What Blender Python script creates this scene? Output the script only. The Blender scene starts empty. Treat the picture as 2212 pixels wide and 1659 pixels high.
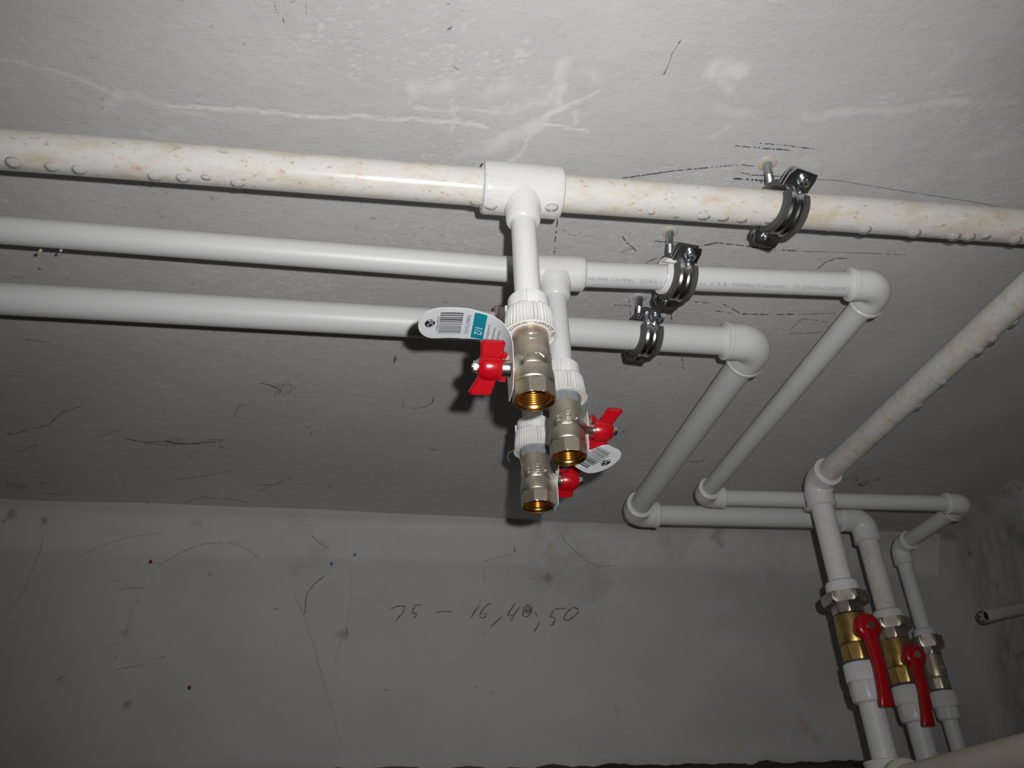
import bpy, math, random
import numpy as np
from mathutils import Matrix, Vector
random.seed(7); rng = np.random.default_rng(7)
sc = bpy.context.scene
col = sc.collection
MM = .001

# ------------------------------------------------------------------ camera, flash, world, exposure
CZ = 1.5                                    # camera height above the floor
FPX = 1799.5                                # focal length in pixels of the 2212 px wide frame
CAM = np.array([[.9882, -.1484, -.0390],    # rows: image right, image down, forward, in world axes
                [.0440, .5174, -.8546],
                [.1470, .8427, .5178]])
u_, s_, v_ = np.linalg.svd(CAM); CAM = u_ @ v_
cam = bpy.data.cameras.new('camera'); cam.sensor_width = 36; cam.lens = 36 * FPX / 2212
cam.clip_start = .01; cam.clip_end = 20
camo = bpy.data.objects.new('camera', cam); col.objects.link(camo)
m = Matrix.Identity(4)
for i in range(3):
    m[i][0] = CAM[0][i]; m[i][1] = -CAM[1][i]; m[i][2] = -CAM[2][i]
m[2][3] = CZ
camo.matrix_world = m
sc.camera = camo
w = bpy.data.worlds.new('world'); sc.world = w; w.use_nodes = True
w.node_tree.nodes['Background'].inputs[0].default_value = (.5, .5, .52, 1)
w.node_tree.nodes['Background'].inputs[1].default_value = .01
# the camera's own flash: right of and above the lens, aimed where the camera looks
fl = bpy.data.lights.new('camera_flash', 'SPOT'); fl.energy = 20; fl.color = (1, .997, .99)
fl.spot_size = math.radians(104); fl.spot_blend = 1.0; fl.shadow_soft_size = .0055
flo = bpy.data.objects.new('camera_flash', fl); col.objects.link(flo)
fm = m.copy()
fp = CAM[0] * .032 - CAM[1] * .028
for i in range(3): fm[i][3] = fp[i] + (CZ if i == 2 else 0)
flo.matrix_world = fm @ Matrix.Rotation(math.radians(4), 4, 'X')
vs = sc.view_settings
vs.view_transform = 'Standard'; vs.look = 'None'; vs.exposure = 0; vs.gamma = 1; vs.use_curve_mapping = False

# ------------------------------------------------------------------ helpers
def ray(px, py): return CAM.T @ np.array([px - 1106, py - 829.5, FPX])
def at(px, py, x=None, y=None, z=None):     # photo pixel -> point in the place, z counted from the camera height
    d = ray(px, py)
    t = x / d[0] if x is not None else y / d[1] if y is not None else z / d[2]
    p = d * t
    return np.array([p[0], p[1], p[2] + CZ])
def V(x, y, z): return np.array([x, y, z + CZ], float)
def unit(v): v = np.asarray(v, float); return v / np.linalg.norm(v)
def frame(o, zd, xh=None):
    z = unit(zd)
    if xh is None: xh = (1, 0, 0) if abs(z[0]) < .8 else (0, 1, 0)
    x = np.asarray(xh, float); x = unit(x - z * (x @ z)); y = np.cross(z, x)
    F = np.eye(4); F[:3, 0] = x; F[:3, 1] = y; F[:3, 2] = z; F[:3, 3] = o
    return F
def xf(F, P): P = np.asarray(P, float); return P @ F[:3, :3].T + F[:3, 3]

class MB:
    def __init__(s): s.v = []; s.f = []; s.n = 0; s.a = {}
    def add(s, P, faces, F=None, **attr):
        P = np.asarray(P, float)
        if F is not None: P = xf(F, P)
        b = s.n; s.v.append(P); s.f += [tuple(i + b for i in f) for f in faces]; s.n += len(P)
        for k, val in attr.items(): s.a.setdefault(k, []).append((b, np.broadcast_to(val, (len(P),))))
        return s
    def rings(s, R, closed=False, cap0=False, cap1=False, F=None, **attr):   # list of rings of equal length
        R = [np.asarray(r, float) for r in R]; k = len(R[0]); n = len(R)
        faces = []
        for i in range(n if closed else n - 1):
            a = i * k; b = ((i + 1) % n) * k
            for j in range(k):
                j2 = (j + 1) % k
                faces.append((a + j, a + j2, b + j2, b + j))
        if cap0: faces.append(tuple(range(k - 1, -1, -1)))
        if cap1: faces.append(tuple((n - 1) * k + j for j in range(k)))
        return s.add(np.concatenate(R), faces, F, **attr)
    def lathe(s, prof, F, seg=48, radf=None, cap0=False, cap1=False, ph=0, **attr):
        th = np.arange(seg) * 2 * math.pi / seg + ph
        R = []
        for r, z in prof:
            rr = np.full(seg, r) if radf is None else radf(th, r, z)
            R.append(np.stack([rr * np.cos(th), rr * np.sin(th), np.full(seg, z)], 1))
        return s.rings(R, cap0=cap0, cap1=cap1, F=F, **attr)
    def sweep(s, pts, rad, seg=40, cap0=False, cap1=False):
        pts = [np.asarray(p, float) for p in pts]; n = len(pts); T = []
        for i in range(n):
            a = pts[max(i - 1, 0)]; b = pts[min(i + 1, n - 1)]
            if np.linalg.norm(b - a) < 1e-9: b = pts[min(i + 2, n - 1)]; a = pts[max(i - 2, 0)]
            T.append(unit(b - a))
        x = np.array([1., 0, 0]) if abs(T[0][0]) < .8 else np.array([0, 1., 0])
        x = np.cross(T[0], x); R = []; th = np.arange(seg) * 2 * math.pi / seg
        for i in range(n):
            x = unit(x - T[i] * (x @ T[i])); y = np.cross(T[i], x)
            R.append(pts[i] + rad[i] * (np.cos(th)[:, None] * x + np.sin(th)[:, None] * y))
        return s.rings(R, cap0=cap0, cap1=cap1)
    def prism(s, poly, h, F, bev=0):         # 2D polygon (local xy) extruded along local z from -h/2 to h/2, edges eased by bev
        poly = np.asarray(poly, float); c = poly.mean(0)
        def ins(d):
            v = poly - c; l = np.linalg.norm(v, axis=1, keepdims=True); return c + v * (1 - d / l)
        L = [(bev, -h / 2), (0, -h / 2 + bev), (0, h / 2 - bev), (bev, h / 2)] if bev else [(0, -h / 2), (0, h / 2)]
        R = [np.column_stack([ins(d), np.full(len(poly), z)]) for d, z in L]
        return s.rings(R, cap0=True, cap1=True, F=F)
    def box(s, F, sx, sy, sz, bev=0): return s.prism([(-sx/2, -sy/2), (sx/2, -sy/2), (sx/2, sy/2), (-sx/2, sy/2)], sz, F, bev)
    def build(s, name, mat, parent=None, smooth=35, kind=None):
        P = np.concatenate(s.v); off = np.array(parent.location) if parent and parent.type == 'EMPTY' else (np.array(parent['o']) if parent and 'o' in parent else np.zeros(3))
        me = bpy.data.meshes.new(name); me.from_pydata([tuple(p) for p in (P - off)], [], s.f); me.update()
        for k, lst in s.a.items():
            arr = np.zeros(s.n, np.float32)
            for b, val in lst: arr[b:b + len(val)] = val
            me.attributes.new(k, 'FLOAT', 'POINT').data.foreach_set('value', arr)
        if smooth:
            me.polygons.foreach_set('use_smooth', np.ones(len(me.polygons), bool)); me.set_sharp_from_angle(angle=math.radians(smooth))
        me.materials.append(mat)
        o = bpy.data.objects.new(name, me); col.objects.link(o)
        if parent: o.parent = parent
        o['o'] = [float(q) for q in off]
        if kind: o['kind'] = kind
        return o
def thing(name, label, cat, loc, group=None):
    o = bpy.data.objects.new(name, None); col.objects.link(o); o.location = [float(q) for q in loc]
    o.empty_display_size = .01
    o['label'] = label; o['category'] = cat
    if group: o['group'] = group
    return o
def clean():                                # the helper property is not part of the scene
    for o in bpy.data.objects:
        if 'o' in o: del o['o']

# ------------------------------------------------------------------ materials
def mat(name, build):
    mt = bpy.data.materials.new(name); mt.use_nodes = True
    nt = mt.node_tree; b = nt.nodes['Principled BSDF']; build(nt, b); return mt
def N(nt, t, **kw):
    n = nt.nodes.new(t)
    for k, val in kw.items():
        if k in n.inputs: n.inputs[k].default_value = val
        else: setattr(n, k, val)
    return n
def coords(nt, scale=(1, 1, 1)):
    c = N(nt, 'ShaderNodeTexCoord'); mp = N(nt, 'ShaderNodeMapping'); mp.inputs['Scale'].default_value = scale
    nt.links.new(c.outputs['Object'], mp.inputs['Vector']); return mp.outputs[0]
def noise(nt, vec, scale, detail=4, rough=.55):
    n = N(nt, 'ShaderNodeTexNoise', Scale=scale, Detail=detail, Roughness=rough); nt.links.new(vec, n.inputs['Vector']); return n.outputs['Fac']
def ramp(nt, fac, a, b, c0=(0, 0, 0, 1), c1=(1, 1, 1, 1)):
    r = N(nt, 'ShaderNodeValToRGB'); e = r.color_ramp.elements
    e[0].position = a; e[1].position = b; e[0].color = c0; e[1].color = c1
    nt.links.new(fac, r.inputs[0]); return r.outputs[0]
def mix(nt, fac, a, b):
    x = N(nt, 'ShaderNodeMix'); x.data_type = 'RGBA'
    for sock, val in ((x.inputs[0], fac), (x.inputs[6], a), (x.inputs[7], b)):
        if hasattr(val, 'links'): nt.links.new(val, sock)
        else: sock.default_value = val
    return x.outputs[2]
def mul(nt, a, b):
    x = N(nt, 'ShaderNodeMath', operation='MULTIPLY')
    for i, val in ((0, a), (1, b)):
        if hasattr(val, 'links'): nt.links.new(val, x.inputs[i])
        else: x.inputs[i].default_value = val
    return x.outputs[0]
def addn(nt, a, b):
    x = N(nt, 'ShaderNodeMath', operation='ADD'); nt.links.new(a, x.inputs[0]); nt.links.new(b, x.inputs[1]); return x.outputs[0]
def bump(nt, b, h, strength, dist):
    n = N(nt, 'ShaderNodeBump', Strength=strength, Distance=dist); nt.links.new(h, n.inputs['Height']); nt.links.new(n.outputs[0], b.inputs['Normal'])
def attr(nt, name): return N(nt, 'ShaderNodeAttribute', attribute_name=name).outputs['Fac']
def c4(r, g, b): return (r, g, b, 1)

def plaster(base, warm, bumpd, streak=(1, 1, 1), rough=.8, mottled=.35):
    def f(nt, b):
        v = coords(nt, streak)
        big = noise(nt, v, 7, 5); fine = noise(nt, v, 60, 6, .6); grain = noise(nt, v, 320, 3, .6)
        c = mix(nt, ramp(nt, big, .35, .7), base, warm)
        c = mix(nt, mul(nt, ramp(nt, fine, .42, .75), mottled), c, tuple(x * .82 for x in base[:3]) + (1,))
        c = mix(nt, attr(nt, 'smear'), c, c4(.78, .775, .755))
        c = mix(nt, attr(nt, 'stain'), c, c4(.36, .28, .15))
        c = mix(nt, attr(nt, 'dark'), c, c4(.06, .052, .045))
        nt.links.new(c, b.inputs['Base Color'])
        b.inputs['Roughness'].default_value = rough; b.inputs['Specular IOR Level'].default_value = .25
        lump = ramp(nt, noise(nt, v, 95, 4, .5), .5, .78)
        h = addn(nt, addn(nt, mul(nt, fine, .75), mul(nt, grain, .42)), mul(nt, lump, .22))
        sm = N(nt, 'ShaderNodeMath', operation='SUBTRACT'); sm.inputs[0].default_value = 1; nt.links.new(mul(nt, attr(nt, 'smear'), .75), sm.inputs[1])
        bump(nt, b, mul(nt, h, sm.outputs[0]), 1, bumpd)
    return f
M = {}
M['ceiling'] = mat('ceiling_plaster', plaster(c4(.60, .594, .578), c4(.55, .546, .536), .0009, (.9, 1.1, 1)))
M['wall'] = mat('wall_plaster', plaster(c4(.52, .514, .50), c4(.475, .47, .46), .0004, (1, 1, 1), mottled=.15))
M['rough_wall'] = mat('rough_wall_plaster', plaster(c4(.50, .489, .465), c4(.44, .428, .40), .0014, (1, 1, 1), mottled=.35))
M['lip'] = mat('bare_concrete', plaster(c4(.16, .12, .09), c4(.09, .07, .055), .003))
M['floor'] = mat('floor_concrete', plaster(c4(.3, .29, .27), c4(.22, .21, .2), .003))

def plastic(base, stain=0, rough=.28, coat=0):
    def f(nt, b):
        v = coords(nt); c = base
        speck = ramp(nt, noise(nt, v, 420, 2), .70, .76)
        c = mix(nt, mul(nt, speck, .35), c, c4(.32, .25, .17))
        if stain:
            sv = coords(nt, (.45, .9, .9))
            p = mul(nt, ramp(nt, noise(nt, sv, 55, 8, .74), .47, .78), stain)
            c = mix(nt, p, c, c4(.58, .42, .23))
            st = mul(nt, ramp(nt, noise(nt, coords(nt, (.5, 1, 1)), 230, 5, .75), .585, .68), stain)
            c = mix(nt, st, c, c4(.50, .30, .13))
            c = mix(nt, .10 * stain, c, c4(.66, .50, .28))
        c = mix(nt, attr(nt, 'dirt'), c, c4(.17, .12, .075))
        nt.links.new(c, b.inputs['Base Color']); b.inputs['Roughness'].default_value = rough
        b.inputs['Subsurface Weight'].default_value = 0
        bump(nt, b, noise(nt, v, 300, 2), .08, .0006)
    return f
M['pipe'] = mat('white_pipe', plastic(c4(.68, .68, .685), 0, .42))
M['pipe_stained'] = mat('stained_white_pipe', plastic(c4(.75, .74, .715), .85, .2))
M['fit'] = mat('white_fitting', plastic(c4(.71, .71, .71), 0, .36))
M['fit_stained'] = mat('wet_white_fitting', plastic(c4(.76, .755, .74), .25, .16))
M['fit_dull'] = mat('dull_white_fitting', plastic(c4(.74, .735, .715), .14, .4))
M['thick'] = mat('yellowed_pipe', plastic(c4(.62, .58, .49), .5, .4))
M['sleeve'] = mat('white_sleeve', plastic(c4(.84, .84, .83), 0, .3))
M['pink'] = mat('pinkish_smear', plastic(c4(.62, .36, .34), 0, .5))

def metal(base, rough, bumps=.0, tarnish=None, ts=60):
    def f(nt, b):
        v = coords(nt); c = base
        if tarnish: c = mix(nt, ramp(nt, noise(nt, v, ts, 5, .65), .40, .68), base, tarnish)
        nt.links.new(c, b.inputs['Base Color']) if hasattr(c, 'links') else setattr(b.inputs['Base Color'], 'default_value', c)
        b.inputs['Metallic'].default_value = 1; b.inputs['Roughness'].default_value = rough
        if bumps: bump(nt, b, noise(nt, v, 1500, 2), .5, bumps)
    return f
M['nickel'] = mat('satin_nickel', metal(c4(.66, .585, .475), .42, .00012, c4(.53, .46, .36)))
M['nickel_bright'] = mat('polished_nickel', metal(c4(.80, .76, .70), .28, .00005))
M['brass_in'] = mat('brass_thread', metal(c4(.84, .46, .14), .24))
M['brass'] = mat('tarnished_brass', metal(c4(.62, .43, .14), .38, .00012, c4(.42, .27, .09)))
M['nut'] = mat('dull_chrome_nut', metal(c4(.62, .56, .48), .36, .0001, c4(.38, .32, .25)))
M['zinc'] = mat('zinc_plated_steel', metal(c4(.74, .75, .77), .22))
M['stud'] = mat('dull_zinc_stud', metal(c4(.55, .57, .58), .38, .00008))
def simple(color, rough, spec=.5, metallic=0):
    def f(nt, b):
        v = coords(nt); n = ramp(nt, noise(nt, v, 150, 3), .3, .8, tuple(x * .9 for x in color[:3]) + (1,), color)
        nt.links.new(n, b.inputs['Base Color']); b.inputs['Roughness'].default_value = rough
        b.inputs['Specular IOR Level'].default_value = spec; b.inputs['Metallic'].default_value = metallic
    return f
M['red'] = mat('red_plastic', simple(c4(.43, .003, .009), .27))
M['rubber'] = mat('dark_rubber', simple(c4(.085, .082, .08), .5))
M['paste'] = mat('grey_thread_sealant', simple(c4(.22, .23, .24), .55))
M['plug'] = mat('beige_nylon_plug', simple(c4(.60, .56, .44), .5))
M['graphite'] = mat('pencil_graphite', simple(c4(.11, .11, .115), .6))
M['graphite_light'] = mat('faint_pencil_graphite', simple(c4(.27, .27, .27), .7))
M['thread'] = mat('dusty_cobweb', simple(c4(.25, .245, .235), .9))
M['soot'] = mat('dark_cobweb_clump', simple(c4(.12, .115, .11), .9))
M['print'] = mat('grey_print', simple(c4(.39, .39, .41), .6))
M['stainprint'] = mat('brown_relief_lettering', simple(c4(.14, .10, .07), .7))
M['tag'] = mat('white_tag_card', simple(c4(.78, .80, .83), .22))
M['ink'] = mat('black_ink', simple(c4(.03, .02, .02), .35))
M['ink_blue'] = mat('blue_ink', simple(c4(.05, .09, .28), .35))
M['teal'] = mat('teal_ink', simple(c4(.01, .27, .36), .3))
M['white_ink'] = mat('white_ink', simple(c4(.85, .88, .9), .35))
M['blue_speck'] = mat('blue_paint_speck', simple(c4(.05, .16, .45), .5))
M['maroon'] = mat('dark_red_speck', simple(c4(.12, .01, .015), .4))
M['hemp'] = mat('hemp_fibre', simple(c4(.42, .32, .12), .8))
M['bore_brown'] = mat('dark_brown_bore', simple(c4(.05, .022, .012), .9))  # dark brown lining inside the stub's open end
def water(nt, b):                            # clear film: light passes through, the skin mirrors, white scatter stands in for light focused inside
    out = nt.nodes['Material Output']; tr = N(nt, 'ShaderNodeBsdfTransparent'); gl = N(nt, 'ShaderNodeBsdfGlossy', Roughness=.06); tl = N(nt, 'ShaderNodeBsdfTranslucent')
    tl.inputs['Color'].default_value = c4(.95, .96, .97); fr = N(nt, 'ShaderNodeFresnel', IOR=1.33)
    df = N(nt, 'ShaderNodeBsdfDiffuse'); df.inputs['Color'].default_value = c4(.95, .96, .97); sc_ = N(nt, 'ShaderNodeMixShader', Fac=.5); nt.links.new(tl.outputs[0], sc_.inputs[1]); nt.links.new(df.outputs[0], sc_.inputs[2])
    a = N(nt, 'ShaderNodeMixShader', Fac=.30); c = N(nt, 'ShaderNodeMixShader'); nt.links.new(tr.outputs[0], a.inputs[1]); nt.links.new(sc_.outputs[0], a.inputs[2])
    nt.links.new(mul(nt, fr.outputs[0], .6), c.inputs[0]); nt.links.new(a.outputs[0], c.inputs[1]); nt.links.new(gl.outputs[0], c.inputs[2]); nt.links.new(c.outputs[0], out.inputs[0])
    nt.nodes.remove(b)
M['water'] = mat('clear_water', water)

# ------------------------------------------------------------------ value noise and painting masks
def vnoise(x, y, s, seed=0):
    x = x * s + 57.3 * seed; y = y * s - 31.7 * seed
    xi = np.floor(x).astype(np.int64); yi = np.floor(y).astype(np.int64); fx = x - xi; fy = y - yi
    fx = fx * fx * (3 - 2 * fx); fy = fy * fy * (3 - 2 * fy)
    def h(a, b):
        n = (a * 374761393 + b * 668265263 + seed * 1442695041) & 0xffffffff
        n = ((n ^ (n >> 13)) * 1274126177) & 0xffffffff
        return ((n ^ (n >> 16)) & 0xffff) / 65535.
    return (h(xi, yi) * (1 - fx) + h(xi + 1, yi) * fx) * (1 - fy) + (h(xi, yi + 1) * (1 - fx) + h(xi + 1, yi + 1) * fx) * fy
def fbm(x, y, s, seed=0, o=4): return sum(vnoise(x, y, s * 2 ** i, seed + i) * .5 ** i for i in range(o)) / (2 - .5 ** (o - 1))
def seg_dist(X, Y, pts):
    best = np.full(X.shape, 9.)
    for (ax, ay), (bx, by) in zip(pts[:-1], pts[1:]):
        dx, dy = bx - ax, by - ay; t = np.clip(((X - ax) * dx + (Y - ay) * dy) / (dx * dx + dy * dy + 1e-12), 0, 1)
        best = np.minimum(best, np.hypot(X - ax - t * dx, Y - ay - t * dy))
    return best
def smooth(a, b, x): t = np.clip((x - a) / (b - a), 0, 1); return t * t * (3 - 2 * t)
def grid_mesh(name, P, mt, attrs=None, kind='structure', flip=False):   # P: (nu, nv, 3)
    nu, nv = P.shape[:2]; idx = np.arange(nu * nv).reshape(nu, nv)
    q = np.stack([idx[:-1, :-1], idx[1:, :-1], idx[1:, 1:], idx[:-1, 1:]], -1).reshape(-1, 4)
    if flip: q = q[:, ::-1]
    me = bpy.data.meshes.new(name); me.vertices.add(nu * nv); me.vertices.foreach_set('co', P.reshape(-1).astype(np.float32))
    me.loops.add(q.size); me.loops.foreach_set('vertex_index', q.reshape(-1).astype(np.int32))
    me.polygons.add(len(q)); me.polygons.foreach_set('loop_start', (np.arange(len(q)) * 4).astype(np.int32))
    me.polygons.foreach_set('use_smooth', np.ones(len(q), bool)); me.update(calc_edges=True); me.validate()
    for k, a in (attrs or {}).items():
        me.attributes.new(k, 'FLOAT', 'POINT').data.foreach_set('value', np.clip(a, 0, 1).reshape(-1).astype(np.float32))
    me.materials.append(mt)
    o = bpy.data.objects.new(name, me); col.objects.link(o); o['kind'] = kind
    return o

# ------------------------------------------------------------------ the room shell
CEIL = .56
XL, YF, ZF = -1.45, -1.25, -CZ
def edge_y(x): return 1.355 + .045 * x                 # where the ceiling meets the cove of the back wall
def wall_x(y): return 1.085 + .09 * (y - 1.16)         # right wall
def ceil_h(x, y): return CEIL + .0022 * np.sin(4.1 * x + 2.3 * y) + .0016 * np.sin(9.7 * y - 5.3 * x + 1) + .0007 * np.sin(23 * x + 17 * y)
def on_ceiling(px, py, off=.0004):
    p = at(px, py, z=CEIL)
    for _ in range(3): p = at(px, py, z=float(ceil_h(p[0], p[1])) - off)
    return p
xs = np.concatenate([np.linspace(XL, -.66, 12), np.arange(-.65, 1.115, .0025), [1.14]])
ysn = np.concatenate([np.linspace(YF, .26, 16), np.arange(.275, 1.33, .0025)])
Xg, Yg = np.meshgrid(xs, ysn, indexing='ij')
fade = np.clip((Yg - 1.2) / .13, 0, 1)
Yg = Yg + fade * (edge_y(Xg) - ysn[-1])                # last row follows the cove line
Zg = ceil_h(Xg, Yg)
wob = (fbm(Xg, Yg, 45, 3) - .5) * .012; wob2 = (fbm(Xg, Yg, 45, 9) - .5) * .012
def c4b(x, y): return (x * .5877, y * .5877)
def c5b(x, y): return (1100 + x * .5027, y * .5027)
def c6b(x, y): return (x * .4069, 240 + y * .4069)
smear = np.zeros_like(Xg)
streaky = .55 + .45 * smooth(.3, .7, fbm(Xg * 3, Yg, 60, 5))
def smear_px(pts, wpx, a, soft=.6):
    global smear
    W = [on_ceiling(*p)[:2] for p in pts]; d = seg_dist(Xg + wob, Yg + wob2, W)
    k = np.linalg.norm(on_ceiling(pts[0][0] + 1, pts[0][1])[:2] - W[0])    # metres per pixel here
    r = wpx * k / 2
    smear = np.maximum(smear, a * streaky * (1 - smooth(r * (1 - soft), r * (1 + soft), d)))
for pts, wd, a in [
    ([(0, 225), (150, 245), (280, 285), (420, 350)], 12, .55), ([(430, 355), (530, 360), (600, 378)], 28, .45),
    ([(400, 410), (430, 370)], 26, .3), ([(620, 385), (760, 400), (960, 412)], 13, .8),
    ([(960, 412), (1130, 420), (1380, 430)], 14, .9), ([(1400, 435), (1600, 441), (1790, 458)], 9, .75),
    ([(600, 408), (780, 425)], 12, .4), ([(1520, 330), (1640, 305)], 40, .45), ([(2080, 230), (2040, 350)], 30, .55),
    ([(1990, 455), (2090, 465), (2160, 475)], 9, .9), ([(1990, 455), (1900, 500), (1810, 530)], 36, .6),
    ([(1830, 405), (1930, 385), (2040, 370)], 24, .4), ([(1990, 440), (2060, 390), (2120, 360)], 14, .8),
    ([(2000, 440), (2050, 385), (2060, 300)], 12, .6), ([(1530, 398), (1680, 405), (1830, 418)], 10, .5),
    ([(2112, 405), (2122, 440)], 14, .75), ([(1960, 490), (1900, 570), (1880, 592)], 7, .55),
    ([(2120, 360), (2190, 320)], 10, .45), ([(1790, 340), (1870, 310)], 40, .35), ([(1670, 370), (1668, 480)], 9, .35),
    ([(1700, 560), (1850, 545)], 26, .3), ([(1910, 200), (1925, 190)], 18, .4), ([(520, 480), (540, 490)], 16, .4)]:
    smear_px([c4b(*p) for p in pts], wd * .5877 * 1.5, a)
for pts, wd, a in [
    ([(880, 300), (990, 300)], 70, .75), ([(920, 350), (950, 370)], 40, .6), ([(905, 440), (960, 480), (1060, 490)], 40, .3),
    ([(870, 575), (940, 530)], 30, .3), ([(1290, 492), (1500, 470), (1700, 458), (1950, 428)], 34, .5),
    ([(1950, 428), (2200, 432)], 20, .3), ([(1990, 660), (2200, 610)], 44, .28), ([(1990, 440), (1930, 520), (1860, 610)], 12, .3),
    ([(340, 310), (370, 330)], 40, .3), ([(225, 270), (200, 400)], 40, .5), ([(1880, 170), (1910, 180)], 30, .3),
    ([(1260, 690), (1290, 705)], 40, .3), ([(1830, 320), (1950, 230)], 40, .2)]:
    smear_px([c5b(*p) for p in pts], wd * .5027 * 1.2, a)
for pts, wd, a in [([(1210, 950), (1340, 910), (1470, 860)], 10, .35), ([(1000, 880), (1180, 850)], 16, .25), ([(300, 838), (370, 858)], 12, .5),
                   ([(1100, 905), (1200, 880)], 14, .25), ([(870, 140), (950, 100)], 50, .2), ([(1620, 940), (1650, 935)], 12, .4)]:
    smear_px([c6b(*p) for p in pts], wd * .4069 * 1.3, a)
spk = smooth(.80, .86, vnoise(Xg * 1.0, Yg * 1.5, 260, 21)) * smooth(.5, .7, fbm(Xg, Yg, 9, 4))
smear = np.maximum(smear, spk * .35)
dark = .35 * smooth(.93, .96, vnoise(Xg, Yg, 300, 33)) * smooth(.58, .7, fbm(Xg, Yg, 6, 14))
# smudges of old cobweb on the plaster
def smudge(A, px, py, rpx, a, on=on_ceiling, X=Xg, Y=Yg):
    c = on(px, py)[:2]; k = np.linalg.norm(on(px + 1, py)[:2] - c); d = np.hypot(X - c[0], Y - c[1]) / (rpx * k)
    d = d + (fbm(X, Y, 90, 8) - .5) * 1.5
    return np.maximum(A, a * (1 - smooth(.15, 1, d)) * (.4 + .6 * smooth(.35, .65, fbm(X, Y, 38, 12))))
for px, py, r, a in [(30, 250 + 800, 26, .5), (90, 1043, 14, .5), (1550, 1125, 16, .7), (600, 838, 30, .25), (385, 958, 40, .15), (1862, 1046, 18, .5),
                     (1895, 1036, 10, .5), (2062, 372, 8, .4), (620, 30, 12, .2), (975, 62, 8, .4), (2180, 1056, 22, .5), (2130, 1110, 20, .4), (2062, 1123, 10, .5)]:
    dark = smudge(dark, px, py, r, a)
stain = .22 * smooth(.55, .75, fbm(Xg, Yg, 5, 17)) * smooth(.15, .5, Xg)
ceiling = grid_mesh('ceiling', np.stack([Xg, Yg, Zg + CZ], -1), M['ceiling'], dict(smear=smear, dark=dark, stain=stain * .5), flip=True)

# back wall: cove, face, ragged lower edge of the plaster, the underside of the beam and the wall set back below it
xw = np.concatenate([np.linspace(XL, -.72, 10), np.arange(-.7, 1.06, .004), [1.062 + .02]])
prof = []
COVE = .036
for k in range(14):                                      # concave cove from the ceiling down to the face
    t = k / 13 * math.pi / 2; prof.append((COVE * (1 - math.cos(t)) * .25 + COVE * .75 * (k / 13), CEIL - .062 * (1 - math.cos(t)) * .35 - .062 * .65 * (k / 13)))
for z in np.arange(CEIL - .066, .161, -.004): prof.append((COVE + .0, z))
prof = np.array(prof)
Xw = np.repeat(xw[:, None], len(prof), 1); Uw = np.repeat(prof[None, :, 0], len(xw), 0); Zw = np.repeat(prof[None, :, 1], len(xw), 0)
def wall_bulge(x, z): return .0030 * np.sin(5 * x + 7 * z) + .002 * np.sin(11 * x - 9 * z + 2) + .0012 * np.sin(31 * z + 3 * x)
amp = smooth(CEIL, CEIL - .03, Zw)
Yw = edge_y(Xw) + Uw + wall_bulge(Xw, Zw) * amp
Zw2 = Zw.copy()
Zw2[:, 0] = ceil_h(Xw[:, 0], Yw[:, 0])
rag = (fbm(xw, xw * 0, 30, 2) - .5) * .012 + (fbm(xw, xw * 0, 9, 5) - .5) * .008
Zw2[:, -1] += rag; Zw2[:, -2] += rag * .6
def on_wall(px, py, off=.0004):
    p = at(px, py, y=1.4)
    for _ in range(5):
        zz = p[2] - CZ; t = np.clip((CEIL - zz) / .062, 0, 1); uu = COVE * (.25 * (1 - math.cos(t * math.pi / 2)) + .75 * t)
        p = at(px, py, y=float(edge_y(p[0]) + uu + wall_bulge(p[0], zz) * smooth(CEIL, CEIL - .03, np.array(zz))) - off)
    return p
def on_wall_xz(px, py): p = on_wall(px, py); return np.array([p[0], p[2] - CZ])
wd_ = np.zeros_like(Xw); ws_ = np.zeros_like(Xw); wl_ = np.zeros_like(Xw)
for px, py, r, a in [(25, 1110, 10, .7), (95, 1124, 7, .9), (420, 1127, 12, .6), (270, 1368, 10, .35), (742, 1368, 12, .5), (510, 1174, 7, .5), (555, 1202, 6, .5),
                     (455, 1241, 6, .5), (325, 1214, 4, 1), (275, 1520, 12, .4), (130, 1465, 14, .3), (650, 1140, 30, .2), (670, 1220, 40, .18), (690, 1190, 30, .22),
                     (1185, 1245, 9, .7), (1060, 1350, 8, .25), (595, 1315, 6, .5), (1555, 1140, 18, .8), (1560, 1165, 12, .6), (1340, 1530, 14, .2), (1140, 1170, 60, .08)]:
    wd_ = smudge(wd_, px, py, r * 1.3, a * .7, on_wall_xz, Xw, Zw)
wd_ = np.maximum(wd_, .45 * smooth(.90, .94, vnoise(Xw, Zw, 250, 41)) * smooth(.60, .72, fbm(Xw, Zw, 7, 44)))
for px, py, r, a in [(1250, 1215, 120, .55), (1180, 1245, 60, .5), (1460, 1165, 70, .45), (1650, 1240, 120, .35), (1770, 1490, 50, .3), (1745, 1580, 45, .75), (1560, 1590, 60, .35),
                     (900, 1650, 260, .12), (1300, 1650, 160, .2), (1900, 1200, 120, .4), (700, 1150, 300, .12)]:
    ws_ = smudge(ws_, px, py, r, a * .7, on_wall_xz, Xw, Zw)
ws_ = np.maximum(ws_, .5 * smooth(.18, .16, Zw) * fbm(Xw, Zw, 25, 6))
ws_ = np.maximum(ws_, .30 * smooth(.45, .8, fbm(Xw, Zw * 2, 6, 61)) * smooth(.0, .8, Xw))
wl_ = .30 * smooth(CEIL - .005, CEIL - .02, Zw) * smooth(CEIL - .085, CEIL - .05, Zw)
wall_back = grid_mesh('wall_back', np.stack([Xw, Yw, Zw2 + CZ], -1), M['wall'], dict(smear=wl_, stain=ws_, dark=wd_), flip=True)
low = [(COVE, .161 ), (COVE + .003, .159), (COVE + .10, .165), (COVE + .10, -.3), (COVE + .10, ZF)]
Pl = np.zeros((len(xw), len(low), 3))
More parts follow.
